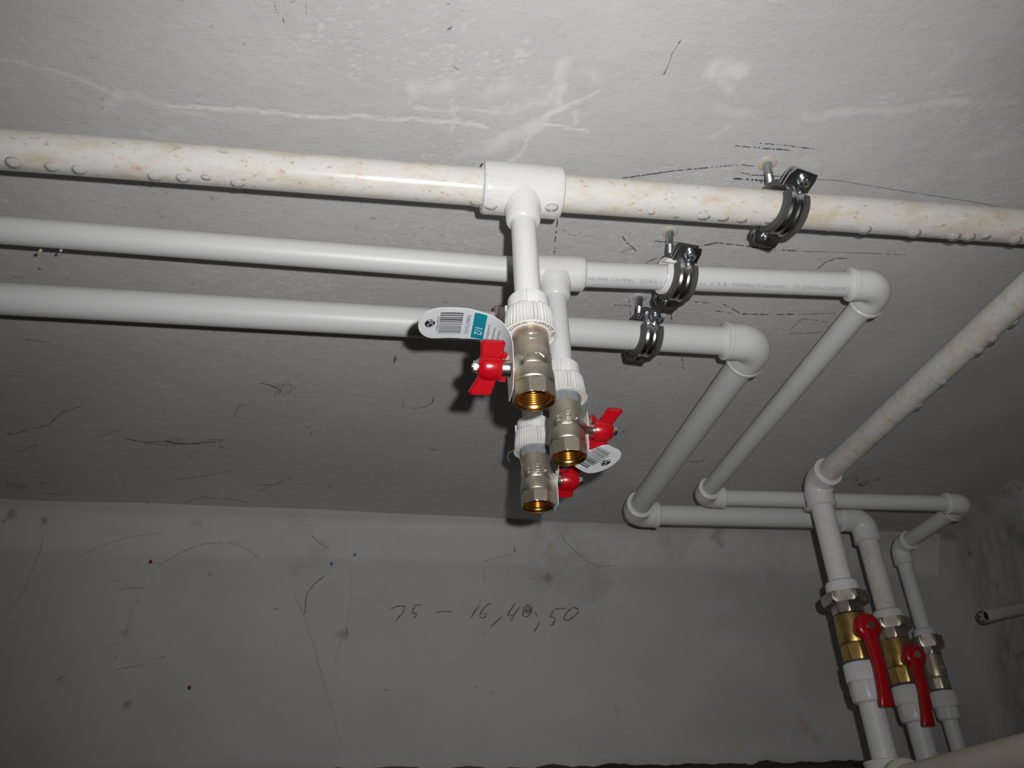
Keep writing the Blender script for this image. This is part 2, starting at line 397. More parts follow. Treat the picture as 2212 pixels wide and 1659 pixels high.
for j, (u0, z0) in enumerate(low):
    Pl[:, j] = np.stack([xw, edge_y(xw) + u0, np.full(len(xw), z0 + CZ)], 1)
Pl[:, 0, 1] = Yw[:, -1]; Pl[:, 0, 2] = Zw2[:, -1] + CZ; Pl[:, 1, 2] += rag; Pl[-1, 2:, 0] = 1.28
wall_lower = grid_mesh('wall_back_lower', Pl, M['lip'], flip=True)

# right wall with rounded corners to the ceiling and to the back wall
vv = []
cr, cc = .045, .022
yb = edge_y(1.1) + COVE
path = [(wall_x(y), y) for y in np.concatenate([np.linspace(YF, .9, 12), np.arange(.92, yb - cr, .006)])]
bx, by = wall_x(yb - cr), yb - cr
for k in range(1, 15):
    t = k / 14 * math.pi / 2; path.append((bx - cr * (1 - math.cos(t)), by + (cr + .012) * math.sin(t)))
path = np.array(path)
zr = [CEIL + .004]; inn = [cc * 1.3]
for k in range(1, 9):
    t = k / 8 * math.pi / 2; inn.append(cc * (1 - math.sin(t))); zr.append(CEIL - .002 - cc * 1.6 * (1 - math.cos(t)))
for z in np.arange(zr[-1] - .006, .1, -.006): zr.append(z); inn.append(0)
for z in (0, -.5, ZF): zr.append(z); inn.append(0)
tx = np.gradient(path, axis=0); tx /= np.linalg.norm(tx, axis=1, keepdims=True); nx = np.stack([-tx[:, 1], tx[:, 0]], 1)
Pr = np.zeros((len(path), len(zr), 3)); Sr = np.zeros(Pr.shape[:2]); 
for j, (z, i_) in enumerate(zip(zr, inn)):
    Pr[:, j, 0] = path[:, 0] + nx[:, 0] * i_; Pr[:, j, 1] = path[:, 1] + nx[:, 1] * i_; Pr[:, j, 2] = z + CZ
arc = np.concatenate([[0], np.cumsum(np.linalg.norm(np.diff(path, axis=0), axis=1))]); Ar = np.repeat(arc[:, None], len(zr), 1)
bl = (fbm(Ar, Pr[..., 2], 9, 71) - .5) * .022 + (fbm(Ar, Pr[..., 2], 30, 75) - .5) * .008
bl *= smooth(CEIL + CZ, CEIL + CZ - .05, Pr[..., 2]) * smooth(arc[-1], arc[-1] - .05, Ar)
Pr[..., 0] += nx[:, 0][:, None] * bl; Pr[..., 1] += nx[:, 1][:, None] * bl
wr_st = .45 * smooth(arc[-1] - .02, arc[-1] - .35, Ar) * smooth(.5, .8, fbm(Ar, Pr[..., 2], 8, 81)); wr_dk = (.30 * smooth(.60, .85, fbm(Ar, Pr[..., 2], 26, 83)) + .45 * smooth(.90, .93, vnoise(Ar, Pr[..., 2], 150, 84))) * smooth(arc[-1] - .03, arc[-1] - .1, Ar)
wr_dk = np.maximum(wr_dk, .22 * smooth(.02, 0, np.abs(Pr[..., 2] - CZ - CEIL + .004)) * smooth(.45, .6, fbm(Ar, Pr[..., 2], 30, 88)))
wall_right = grid_mesh('wall_right', Pr, M['rough_wall'], dict(stain=wr_st, dark=wr_dk, smear=np.zeros_like(wr_st)), flip=False)

# parts of the room behind and beside the camera
def quad(name, pts, mt):
    P = np.array(pts, float).reshape(2, 2, 3); return grid_mesh(name, P, mt)
quad('floor', [(XL, YF, 0), (XL, 1.6, 0), (1.2, YF, 0), (1.2, 1.6, 0)], M['floor'])
quad('wall_left', [(XL, YF, 0), (XL, YF, CEIL + CZ + .02), (XL, 1.45, 0), (XL, 1.45, CEIL + CZ + .02)], M['wall'])
quad('wall_front', [(XL, YF, 0), (XL, YF, CEIL + CZ + .02), (1.2, YF, 0), (1.2, YF, CEIL + CZ + .02)], M['wall'])

# ------------------------------------------------------------------ marks on ceiling and wall
def ribbon(name, pts, wpx, mt, parent, on, gaps=.0, jit=.6, up=None):
    wpx *= .70 if name == 'cobweb_strand' else .82
    P = []
    for (a, b) in zip(pts[:-1], pts[1:]):
        n = max(1, int(math.hypot(b[0] - a[0], b[1] - a[1]) / 2.6))
        for i in range(n): t = i / n; P.append((a[0] + (b[0] - a[0]) * t, a[1] + (b[1] - a[1]) * t))
    P.append(pts[-1]); r = random.Random(len(P) * 31 + int(pts[0][0]))
    P = [(x + r.uniform(-jit, jit), y + r.uniform(-jit, jit)) for x, y in P]
    L = []; mb = MB()
    for i, (x, y) in enumerate(P):
        a = P[max(i - 1, 0)]; b = P[min(i + 1, len(P) - 1)]; dx, dy = b[0] - a[0], b[1] - a[1]; l = math.hypot(dx, dy) + 1e-6
        e = min(1, .25 + .35 * min(i, len(P) - 1 - i)); ww = wpx / 2 * r.uniform(.5, 1.3) * e
        L.append((on(x - dy / l * ww, y + dx / l * ww), on(x + dy / l * ww, y - dx / l * ww)))
    keep = 1
    for i in range(len(L) - 1):
        if r.random() < .75: keep = r.random() >= gaps * .8
        if keep: mb.add([L[i][0], L[i][1], L[i + 1][1], L[i + 1][0]], [(0, 1, 2, 3)])
    if not mb.n: return
    return mb.build(name, mt, parent, smooth=0)
c3 = lambda x, y: (1320 + x * .4033, 300 + y * .4033)
c1 = lambda x, y: (880 + x * .2713, 320 + y * .2713)
c7 = lambda x, y: (x * .4521, 700 + y * .4521)
c8 = lambda x, y: (1700 + x * .1929, 980 + y * .1929)
cw = lambda x, y: (800 + x * .22604, 1250 + y * .22604)
cb = lambda x, y: (x * .6329, 1050 + y * .6329)
G, GL = M['graphite'], M['graphite_light']
for f_, pts, wd, mt, gp in [
    (c5b, [(485, 766), (600, 750), (700, 735), (860, 720)], 3.0, G, .1), (c5b, [(860, 720), (930, 713), (1000, 708), (1060, 716)], 2.4, G, .4),
    (c5b, [(965, 626), (1100, 638), (1210, 646)], 3, G, .35), (c5b, [(1055, 614), (1180, 624), (1310, 641)], 2.6, G, .35),
    (c5b, [(980, 740), (1050, 752), (1190, 760)], 2.4, G, .2), (c5b, [(960, 767), (1040, 772), (1170, 785)], 4.5, G, .2),
    (c5b, [(1300, 770), (1400, 774), (1500, 790), (1650, 815), (1850, 845), (2000, 868), (2120, 892)], 2.2, GL, .05),
    (c5b, [(1085, 780), (1075, 793)], 3, G, .2), (c5b, [(740, 172), (728, 190), (700, 230), (685, 280), (660, 325)], 2.2, GL, 0),
    (c5b, [(660, 322), (672, 312)], 4, G, 0), (c5b, [(738, 172), (725, 190)], 3.5, G, 0),
    (c3, [(55, 515), (75, 545), (100, 570), (140, 605)], 2.6, G, .3), (c3, [(50, 607), (100, 592), (155, 572)], 2, GL, .45),
    (c3, [(215, 548), (300, 552), (360, 556), (440, 575)], 2.6, G, .2), (c3, [(180, 668), (250, 635)], 2.8, G, .1),
    (c3, [(440, 580), (520, 565), (570, 557), (640, 565), (720, 573), (840, 592), (1000, 600)], 3.2, G, .3),
    (c3, [(1000, 600), (1200, 608), (1400, 613), (1590, 622)], 2.2, GL, .2), (c3, [(1100, 700), (1150, 660), (1210, 640), (1270, 640)], 2.2, G, .3),
    (c3, [(10, 890), (110, 892)], 2.2, G, .5), (c3, [(230, 895), (370, 905)], 2.2, G, .55),
    (c1, [(1195, 565), (1188, 640), (1180, 700), (1170, 860)], 3.8, G, .3), (c3, [(97, 855), (102, 905), (106, 950)], 3, G, .5),
    (c3, [(525, 918), (600, 927), (650, 935)], 2.4, G, .35), (c3, [(590, 880), (640, 905), (690, 935)], 2.4, G, .45),
    (c3, [(690, 937), (780, 940), (1000, 940)], 2.8, G, .3), (c3, [(1000, 940), (1110, 937), (1205, 934)], 2.4, GL, .1),
    (c3, [(352, 900), (322, 938), (325, 978)], 3, G, .35), (c3, [(440, 872), (540, 880)], 2.2, G, .5),
    (c3, [(950, 1045), (1130, 1035)], 2, GL, .2), (c3, [(1000, 975), (1030, 965), (1080, 968), (1170, 985)], 1.8, GL, .2), (c3, [(1025, 967), (960, 1022)], 1.8, GL, .3),
    (c3, [(380, 1165), (390, 1240)], 2.6, G, .3), (c1, [(1238, 635), (1255, 670), (1290, 690), (1350, 697), (1400, 662), (1425, 620)], 1.8, GL, .4)]:
    ribbon('pencil_line', [f_(*p) for p in pts], wd, mt, ceiling, on_ceiling, gp)
T, S = M['thread'], M['soot']
for f_, pts, wd, mt in [
    (c7, [(25, 522), (60, 526), (90, 522), (130, 503)], 2, S), (c7, [(150, 500), (200, 492), (232, 483), (290, 430), (340, 410), (400, 388)], 2, T),
    (c7, [(232, 483), (270, 440), (320, 400)], 1.5, T), (c7, [(60, 618), (120, 600), (185, 572)], 1.5, T),
    (c7, [(600, 548), (700, 568), (780, 560), (850, 572), (950, 570), (1060, 560)], 2, S), (c7, [(700, 570), (800, 582), (850, 572)], 1.6, T), (c7, [(790, 555), (850, 574), (960, 572)], 2.5, S),
    (c7, [(850, 545), (850, 575)], 2, S), (c7, [(930, 575), (1000, 552), (1070, 552)], 1.6, T), (c7, [(1040, 582), (1072, 592)], 2, S), (c7, [(870, 615), (930, 640)], 1.5, T),
    (c7, [(1240, 282), (1290, 292), (1335, 310)], 2.4, S), (c7, [(1335, 310), (1310, 345)], 3, S), (c7, [(1345, 305), (1330, 345)], 2, S), (c7, [(1370, 262), (1395, 300), (1390, 330)], 1.6, T),
    (c7, [(1400, 310), (1420, 300)], 2.5, S), (c7, [(1335, 310), (1350, 340), (1400, 320)], 1.5, T), (c7, [(1345, 305), (1375, 265), (1450, 240)], 1.3, T),
    (c7, [(1120, 455), (1128, 420), (1145, 390), (1175, 385)], 2, S), (c7, [(1930, 88), (1918, 115), (1900, 130)], 1.8, T), (c7, [(1888, 145), (1885, 170), (1880, 195)], 4, S), (c7, [(1893, 145), (1892, 185)], 2, S),
    (c7, [(1925, 365), (1925, 400)], 2.2, S), (c7, [(2072, 340), (2066, 378), (2030, 395), (1985, 405), (1940, 392)], 1.8, T), (c7, [(2072, 342), (2066, 378)], 2.6, S),
    (c7, [(1465, 490), (1475, 500)], 3, S), (c7, [(1480, 508), (1490, 520), (1485, 532)], 2, S), (c7, [(1570, 760), (1580, 780), (1575, 790)], 2.5, S), (c7, [(1580, 785), (1586, 800)], 2, T),
    (c7, [(840, 745), (960, 728), (1110, 700)], 1.4, T), (c7, [(1210, 768), (1310, 770), (1400, 730)], 1.6, T), (c7, [(1220, 800), (1300, 775)], 1.3, T),
    (c7, [(110, 72), (180, 80), (245, 88)], 2, T), (c7, [(200, 810), (310, 815)], 1.8, T), (c7, [(640, 870), (720, 852)], 2, T), (c7, [(965, 828), (992, 820)], 2.2, S), (c7, [(870, 860), (960, 830), (1100, 835), (1190, 855)], 1.2, T),
    (c7, [(480, 540), (590, 498)], 1.5, T), (c7, [(2050, 600), (2090, 600)], 2.5, T),
    (c4b, [(1010, 5), (1015, 45), (1030, 50)], 1.8, T), (c4b, [(1038, 62), (1045, 85)], 2.5, S), (c4b, [(1065, 10), (1085, 2)], 2.6, S), (c4b, [(1125, 5), (1125, 60)], 1.3, T),
    (c4b, [(1640, 12), (1655, 18)], 3, S), (c4b, [(1640, 112), (1662, 100)], 3.2, S), (c4b, [(1655, 240), (1672, 248), (1690, 258)], 3, T), (c4b, [(335, 210), (340, 220)], 4, T),
    (c6b, [(202, 832), (222, 845)], 6, S), (c6b, [(205, 848), (212, 838)], 4, S), (c6b, [(50, 878), (130, 886)], 1.8, T), (c6b, [(1880, 598), (1900, 620), (1918, 618)], 1.5, T),
    (c8, [(760, 270), (790, 300), (800, 340), (840, 365), (880, 350)], 2.6, S), (c8, [(770, 280), (800, 270)], 2, S), (c8, [(870, 235), (880, 260)], 2, S), (c8, [(930, 330), (940, 370), (925, 400)], 1.5, T), (c8, [(1010, 285), (1035, 295)], 3.5, S),
    (c8, [(730, 230), (770, 270)], 1.3, T), (c8, [(1050, 270), (1120, 260)], 1.3, T), (lambda x, y: (x, y), [(1343, 931), (1349, 935)], 5, S), (lambda x, y: (x, y), [(1344, 935), (1350, 930)], 3, S),
    (lambda x, y: (x, y), [(1488, 996), (1500, 998), (1518, 996), (1524, 985)], 1.8, T), (lambda x, y: (x, y), [(1438, 150), (1436, 162)], 3, S)]:
    ribbon('cobweb_strand', [f_(*p) for p in pts], wd, mt, ceiling, on_ceiling, .08)
for f_, pts, wd, mt in [
    (cb, [(270, 240), (330, 210), (440, 172), (560, 158)], 1.4, T), (cb, [(510, 262), (550, 265), (620, 225), (680, 200), (740, 193), (800, 195)], 1.8, T), (cb, [(800, 195), (850, 222), (880, 242)], 1.5, T), (cb, [(555, 262), (525, 300), (515, 335)], 1.2, T),
    (cb, [(150, 155), (140, 210), (115, 275), (75, 370), (20, 440)], 1.6, T), (cb, [(375, 312), (440, 345), (510, 352)], 1.5, T), (cb, [(390, 352), (470, 350)], 1.2, T), (cb, [(460, 395), (445, 440), (430, 490)], 1.6, T), (cb, [(460, 395), (485, 392)], 2, T),
    (cb, [(1110, 305), (1070, 335), (1045, 375), (1040, 440)], 2.2, S), (cb, [(1000, 365), (1025, 410), (1045, 465), (1075, 560), (1110, 690), (1140, 785)], 1.6, T), (cb, [(1140, 785), (1150, 840), (1170, 880)], 1.2, T),
    (cb, [(1198, 300), (1196, 380), (1188, 470)], 1.1, T), (cb, [(1170, 520), (1155, 560), (1140, 600)], 1.3, T), (cb, [(1025, 155), (1022, 160)], 4, S), (cb, [(1060, 165), (1085, 190), (1120, 212)], 2.2, T), (cb, [(1020, 125), (1060, 140)], 1.4, T),
    (cb, [(1912, 155), (1930, 190), (1960, 220), (2000, 255), (2050, 275), (2110, 272)], 1.8, T), (cb, [(1640, 260), (1680, 248), (1755, 232)], 1.5, T), (cb, [(1815, 316), (1875, 312)], 3, T), (cb, [(1755, 205), (1758, 235)], 2, S),
    (cb, [(1650, 280), (1655, 330)], 2, T), (cb, [(1625, 680), (1620, 686), (1630, 685)], 2.5, S), (cb, [(390, 628), (490, 610)], 2.4, T), (cb, [(525, 592), (565, 582)], 2.4, T), (cb, [(420, 745), (445, 740)], 5, T), (cb, [(190, 665), (215, 650)], 5, T),
    (cb, [(340, 555), (410, 530)], 1.2, T), (cb, [(935, 420), (950, 418)], 4, T), (cb, [(2095, 630), (2100, 632)], 4, S), (cb, [(2090, 165), (2092, 160)], 6, S), (cb, [(1300, 700), (1330, 693)], 2, T), (cb, [(1670, 715), (1690, 705), (1670, 700)], 1.4, T),
    (cb, [(1178, 475), (1185, 488), (1182, 508), (1168, 505), (1170, 492)], 2.6, S), (cb, [(420, 492), (436, 492), (434, 512), (422, 512), (420, 492)], 1.8, T),
    (c8, [(2070, 770), (2100, 790), (2080, 830)], 3, S), (c8, [(1940, 970), (1990, 920)], 3, T)]:
    ribbon('cobweb_strand', [f_(*p) for p in pts], wd, mt, wall_back, on_wall, .08)
# pencilled figures on the back wall: 75 - 16,40,50
for pts in [
    [(190, 292), (250, 265), (310, 258), (328, 270), (322, 305), (290, 350), (255, 385), (245, 412), (258, 416)],
    [(425, 258), (398, 325), (440, 335), (442, 350), (408, 385)], [(410, 262), (450, 250), (500, 254)], [(615, 325), (690, 314), (785, 315)],
    [(1045, 245), (1000, 310), (960, 376)], [(1160, 245), (1140, 235), (1085, 280), (1048, 340), (1048, 368), (1080, 376), (1108, 355), (1105, 328), (1070, 340)],
    [(1258, 362), (1205, 410), (1145, 470)], [(1390, 225), (1345, 295), (1308, 348), (1385, 347)], [(1435, 258), (1385, 330), (1345, 410)],
    [(1452, 290), (1500, 252), (1545, 275), (1535, 325), (1500, 368), (1462, 355), (1458, 310), (1500, 275), (1535, 290), (1520, 320), (1480, 325), (1478, 305), (1525, 300)],
    [(1560, 310), (1585, 340), (1598, 368)], [(1608, 240), (1604, 268)], [(1618, 410), (1590, 465), (1560, 518)],
    [(1760, 290), (1715, 362), (1765, 378), (1765, 400), (1740, 440), (1715, 446)], [(1745, 298), (1800, 287), (1880, 282)],
    [(1930, 275), (1885, 315), (1852, 360), (1858, 395), (1890, 400), (1950, 360), (1988, 320), (1980, 285), (1930, 275)]]:
    ribbon('pencil_stroke', [cw(*p) for p in pts], 3.0, G, wall_back, on_wall, 0, .25)
for px, py, r, mt, nm in [(766, 1197, 4, 'blue_speck', 'paint_speck'), (716, 1218, 4, 'blue_speck', 'paint_speck'), (409, 1486, 4, 'maroon', 'paint_speck'), (325, 1214, 4, 'maroon', 'paint_speck')]:
    mb = MB(); c = on_wall(px, py, .0003); k = np.linalg.norm(on_wall(px + 1, py) - c)
    mb.add([c + np.array([math.cos(a) * r * k * random.uniform(.6, 1.1), -.0003, math.sin(a) * r * k * random.uniform(.8, 1.6)]) for a in np.arange(10) * .628], [tuple(range(10))]); mb.build(nm, M[mt], wall_back, 0)

# ------------------------------------------------------------------ plumbing pieces
PZ = .501                                    # height of the pipe axes over the camera
def pipe(mb, p0, p1, r, seg=56, cap=False, wob=0):
    d = p1 - p0; L = np.linalg.norm(d); n = max(2, int(L / .02)); pts = [p0 + d * t for t in np.linspace(0, 1, n)]
    return mb.sweep(pts, [r] * n, seg, cap, cap)
def elbow(mb, c, d1, d2, R, L, rp):
    d1, d2 = unit(d1), unit(d2); b = R * 1.03; pts = []; rad = []
    def end(d, back):
        l = [(L + .0012, rp * .97), (L + .0012, rp + .0012), (L, rp + .0022), (L, R - .0015), (L - .001, R), (L - .0045, R), (L - .0052, R - .0007)]
        l = [(c + d * s, r) for s, r in l]; return l[::-1] if back else l
    for p, r in end(d1, False): pts.append(p); rad.append(r)
    for k in range(17):
        f = k / 16 * math.pi / 2; pts.append(c + (d1 + d2) * b - b * (d2 * math.cos(f) + d1 * math.sin(f))); rad.append(R - .0007)
    for p, r in end(d2, True): pts.append(p); rad.append(r)
    # ring frames: straight ends use the end direction, the bend its tangent
    n = len(pts); T = []
    for i in range(n):
        if i < 7: T.append(-d1)
        elif i >= n - 7: T.append(d2)
        else:
            f = (i - 7) / 16 * math.pi / 2; T.append(unit(d2 * math.sin(f) - d1 * math.cos(f)))
    side = unit(np.cross(d1, d2)); th = np.arange(48) * 2 * math.pi / 48; rings = []
    for p, r, t in zip(pts, rad, T):
        y = np.cross(t, side); rings.append(p + r * (np.cos(th)[:, None] * side + np.sin(th)[:, None] * y))
    mb.rings(rings); return mb
def socket_profile(R, h, rp):                # symmetric sleeve along local z from -h to h
    e = [(rp * .97, -h - .0012), (rp + .0012, -h - .0012), (rp + .002, -h), (R - .0022, -h), (R - .0006, -h + .0008), (R, -h + .003), (R, -h + .006)]
    return e + [(r, -z) for r, z in e[::-1]]
def tee(mb, c, dm, db, R, h, rp, rb, rbp, lb, seg=56):
    mb.lathe(socket_profile(R, h, rp), frame(c, dm), seg)
    pr = [(rb * 1.28, R * .55), (rb * 1.20, R * .80), (rb * 1.09, R * .98), (rb, R * 1.13), (rb, lb - .002), (rb - .001, lb - .0004), (rb - .002, lb), (rbp + .002, lb), (rbp + .0012, lb + .001), (rbp * .97, lb + .001)]
    mb.lathe(pr, frame(c, db), 48); return mb
def ribbed(n, depth, zlo, zhi):
    def f(th, r, z):
        if zlo <= z <= zhi:
            g = np.abs((th * n / (2 * math.pi)) % 1 - .5) * 2; return r - depth * np.clip((g - .62) / .3, 0, 1)
        return np.full(len(th), r)
    return f
def rib_dirt(n, seg): th = np.arange(seg) * 2 * math.pi / seg; g = np.abs((th * n / (2 * math.pi)) % 1 - .5) * 2; return np.clip((g - .70) / .25, 0, 1)
def poly_r(n, ap, ph=0):
    def f(th, r, z):
        a = ((th - ph) % (2 * math.pi / n)) - math.pi / n; return np.minimum(r, ap / np.cos(a))
    return f
def text_mesh(s, size, shear=0, bold=0):
    cu = bpy.data.curves.new('t', 'FONT'); cu.body = s; cu.size = size; cu.shear = shear; cu.resolution_u = 2; cu.offset = bold
    cu.align_x = 'CENTER'; cu.align_y = 'CENTER'
    o = bpy.data.objects.new('t', cu); col.objects.link(o)
    me = bpy.data.meshes.new_from_object(o.evaluated_get(bpy.context.evaluated_depsgraph_get()))
    P = np.array([v.co[:] for v in me.vertices]).reshape(-1, 3); F_ = [tuple(p.vertices) for p in me.polygons]
    bpy.data.objects.remove(o); bpy.data.curves.remove(cu); bpy.data.meshes.remove(me)
    return P, F_
def cyl_text(s, size, p0, along, r, radial, **kw):    # wrap a line of text round a cylinder; radial: outward direction of the text's middle
    P, F_ = text_mesh(s, size, **kw); a = unit(along); e = unit(np.asarray(radial) - a * (np.asarray(radial) @ a)); t = np.cross(e, a) * -1
    up = np.cross(e, a); ang = P[:, 1] / r
    Q = p0 + P[:, :1] * a + (r + .00018) * (np.cos(ang)[:, None] * e + np.sin(ang)[:, None] * up)
    return MB().add(Q, F_)

# corners of the three runs
def P(x, y, z=PZ): return V(x, y, z)
A0, A1, A2 = P(XL, .5045), P(.6385, .4995), P(.6385, 1.0575)
TEE1 = P(.1035, .5042)
B0, TEE2, B1, B2, B3, B4 = P(XL, .577), P(.1515, .6095), P(.482, .5965), P(.4835, 1.121), P(.9255, 1.1222), P(.9255, 1.316)
C0, TEE3, C1, C2, C3 = P(XL, .6945), P(.1420, .7035), P(.3985, .7065), P(.394, 1.193), P(.787, 1.1945)
L1, L2, L3 = A2, C3, B4
DN = np.array([0, 0, -1.])
R32, R25, E32, E25 = .016, .0125, .0213, .0170
def lvl(p, z): q = np.array(p, float); q[2] = z + CZ; return q
def adapter(root, base, m_, kind='hang', scale=1., inv=False, text=True):
    """threaded transition: octagonal collar and ribbed skirt; base = centre of the skirt's open face, skirt grows along +z (or -z)"""
    F = frame(base, (0, 0, -1) if inv else (0, 0, 1)); k = scale; n = 40; seg = 320
    a = MB()
    a.lathe([(.0100 * k, .034 * k), (.0135 * k, .0338 * k), (.0158 * k, .0325 * k), (.0166 * k, .030 * k), (.0168 * k, .018 * k)], F, 48, poly_r(6, .0158 * k, .3) )
    for j in range(3):                       # three lugs on the collar
        th = j * 2.094 + 2.6; Fb = F @ np.array([[math.cos(th), -math.sin(th), 0, .0160 * k * math.cos(th)], [math.sin(th), math.cos(th), 0, .0160 * k * math.sin(th)], [0, 0, 1, .0255 * k], [0, 0, 0, 1]])
        a.box(Fb, .0035 * k, .008 * k, .0125 * k, .0007)
    a.build('collar', m_, root)
    b = MB()
    d = rib_dirt(n, seg)
    pr = [(.0160 * k, .0215 * k), (.0176 * k, .0205 * k), (.0183 * k, .0190 * k), (.0191 * k, .0100 * k), (.0197 * k, .0018 * k), (.0203 * k, .0012 * k), (.0205 * k, .0002 * k), (.0202 * k, 0), (.0190 * k, 0), (.0188 * k, .0012 * k), (.0140 * k, .0012 * k), (.0120 * k, .0012 * k)]
    att = []
    th_all = np.arange(seg) * 2 * math.pi / seg; grime = smooth(.35, .65, np.array(vnoise(th_all * 2.2, th_all * 0, 3, 5)))
    for r, z in pr: att.append(d * (.55 * grime + .08) if .0018 * k <= z <= .0205 * k else np.full(seg, .25 if z < .0013 * k and r > .0195 * k and False else 0.))
    b.lathe(pr, F, seg, ribbed(n, .0010 * k, .0018 * k, .0190 * k), dirt=np.concatenate(att))
    sk = b.build('ribbed_skirt', m_, root, 50)
    if text:
        for word, mid in (('CERUSTE', 303), ('FLUSSOR', 222), ('PN', 352)):
            Pt, Ff = text_mesh(word, .0044 * k, bold=.00005); rr = .0168 * k + Pt[:, 1]
            # seen from below: letters run round the ring
            ang = math.radians(mid) + Pt[:, 0] / (.0165 * k)
            Q = np.stack([rr * np.cos(ang), rr * np.sin(ang), np.full(len(ang), .0009 * k)], 1)
            MB().add(Q, Ff, F).build('raised_lettering', M['stainprint'], sk, 0)
    return F

# ---- run A: thick stained pipe, nearest the camera
runA = thing('water_pipe', 'thick stained white water pipe, nearest run under the ceiling, with large tee and rusty streaks', 'pipe', TEE1)
ms, mf = M['pipe_stained'], M['fit_stained']
pipe(MB(), A0, TEE1 - [.030, 0, 0], R32).build('pipe', ms, runA)
pipe(MB(), TEE1 + [.030, 0, 0], A1 - [.028, 0, 0], R32).build('pipe', ms, runA)
pipe(MB(), A1 + [0, .028, 0], A2 - [0, .030, 0], R32).build('pipe', ms, runA)
pipe(MB(), lvl(A2, PZ - .030), lvl(A2, .338), R32).build('pipe', M['fit_stained'], runA)
elbow(MB(), A1, (-1, 0, 0), (0, 1, 0), E32, .038, R32).build('elbow', mf, runA)
elbow(MB(), A2, (0, -1, 0), (0, 0, -1), E32, .040, R32).build('elbow', mf, runA)
tee(MB(), TEE1, (1, 0, 0), (0, 0, -1), .0222, .0335, R32, .0143, .010, .036).build('tee', mf, runA)
pipe(MB(), TEE1 + [0, 0, -.03], lvl(TEE1, .3865), .0103).build('pipe', M['fit_dull'], runA)
H1 = lvl(TEE1, .3525)
adapter(runA, H1, M['fit_dull'])
# ---- run B: thin clean pipe in the middle, printed line
runB = thing('water_pipe', 'thin clean white water pipe, middle of the three ceiling runs, with grey printed lettering', 'pipe', TEE2)
mp, mw = M['pipe'], M['fit']
pB = pipe(MB(), B0, TEE2 - unit(TEE2 - B0) * .026, R25).build('pipe', mp, runB)
pB2 = pipe(MB(), TEE2 + unit(B1 - TEE2) * .026, B1 - unit(B1 - TEE2) * .022, R25).build('pipe', mp, runB)
pB3 = pipe(MB(), B1 + unit(B2 - B1) * .022, B2 - unit(B2 - B1) * .022, R25).build('pipe', mp, runB)
pipe(MB(), B2 + unit(B3 - B2) * .022, B3 - unit(B3 - B2) * .022, R25).build('pipe', mp, runB)
pipe(MB(), B3 + unit(B4 - B3) * .022, B4 - unit(B4 - B3) * .022, R25).build('pipe', mp, runB)
pipe(MB(), lvl(B4, PZ - .022), lvl(B4, .345), R25).build('pipe', mp, runB)
for c, a, b in ((B1, TEE2 - B1, B2 - B1), (B2, B1 - B2, B3 - B2), (B3, B2 - B3, B4 - B3), (B4, B3 - B4, DN)):
    elbow(MB(), c, a, b - unit(a) * (b @ unit(a)), E25, .0335, R25).build('elbow', mw, runB)
tee(MB(), TEE2, B1 - TEE2, DN, .0172, .029, R25, .0140, .010, .0305).build('tee', mw, runB)
pipe(MB(), TEE2 + [0, 0, -.026], lvl(TEE2, .395), .0101).build('pipe', mp, runB)
H2 = lvl(TEE2, .3610)
adapter(runB, H2, M['fit_dull'], text=False)
dB = unit(B1 - TEE2); rad_dir = (0, -.48, -.88)
def p_on_B(px): t = (at(px, 600, y=.603)[0] - TEE2[0]) / dB[0]; return TEE2 + dB * t
for s_, x0, x1 in (('PPR/PPR-GF/PPR)', 1262, 1366), ('SDR6 - 25', 1380, 1446), ('cc 1.2.5', 1504, 1561), ('PN20bar/Tmax=95C', 1573, 1683), ('ТУ 2248-016-52384398-2', 1698, 1812)):
    a, b = p_on_B(x0), p_on_B(x1); Pt, _ = text_mesh(s_, .005); wd = np.ptp(Pt[:, 0]); Ln = np.linalg.norm(b - a)
    mb = cyl_text(s_, .005, (a + b) / 2, dB, R25, rad_dir)
    q = mb.v[0] - (a + b) / 2; al = q @ dB; mb.v[0] = (a + b) / 2 + q + np.outer(al * (Ln / wd - 1), dB)
    mb.build('printed_line', M['print'], pB2, 0)
# ---- run C: thick clean pipe, farthest
runC = thing('water_pipe', 'thick clean white water pipe of the farthest of the three ceiling runs', 'pipe', TEE3)
pipe(MB(), C0, TEE3 - unit(TEE3 - C0) * .030, R32).build('pipe', mp, runC)
pipe(MB(), TEE3 + unit(C1 - TEE3) * .030, C1 - unit(C1 - TEE3) * .028, R32).build('pipe', mp, runC)
pC3 = pipe(MB(), C1 + unit(C2 - C1) * .028, C2 - unit(C2 - C1) * .028, R32).build('pipe', mp, runC)
pipe(MB(), C2 + unit(C3 - C2) * .028, C3 - unit(C3 - C2) * .028, R32).build('pipe', mp, runC)
pipe(MB(), lvl(C3, PZ - .028), lvl(C3, .338), R32).build('pipe', M['pipe_stained'], runC)
for c, a, b in ((C1, TEE3 - C1, C2 - C1), (C2, C1 - C2, C3 - C2), (C3, C2 - C3, DN)):
    elbow(MB(), c, a, b - unit(a) * (b @ unit(a)), E32, .040, R32).build('elbow', mw, runC)
tee(MB(), TEE3, C1 - TEE3, DN, .0215, .0345, R32, .0143, .010, .036).build('tee', mw, runC)
MB().lathe([(.0162, -.0016), (.0218, -.0014), (.0220, 0), (.0218, .0012), (.0162, .0014)], frame(TEE3 - unit(C1 - TEE3) * .0345, (1, 0, 0))).build('weld_ring', M['pink'], runC)
pipe(MB(), TEE3 + [0, 0, -.03], lvl(TEE3, .391), .0101).build('pipe', mp, runC)
H3 = lvl(TEE3, .3570)
adapter(runC, H3, M['fit_dull'], text=False)
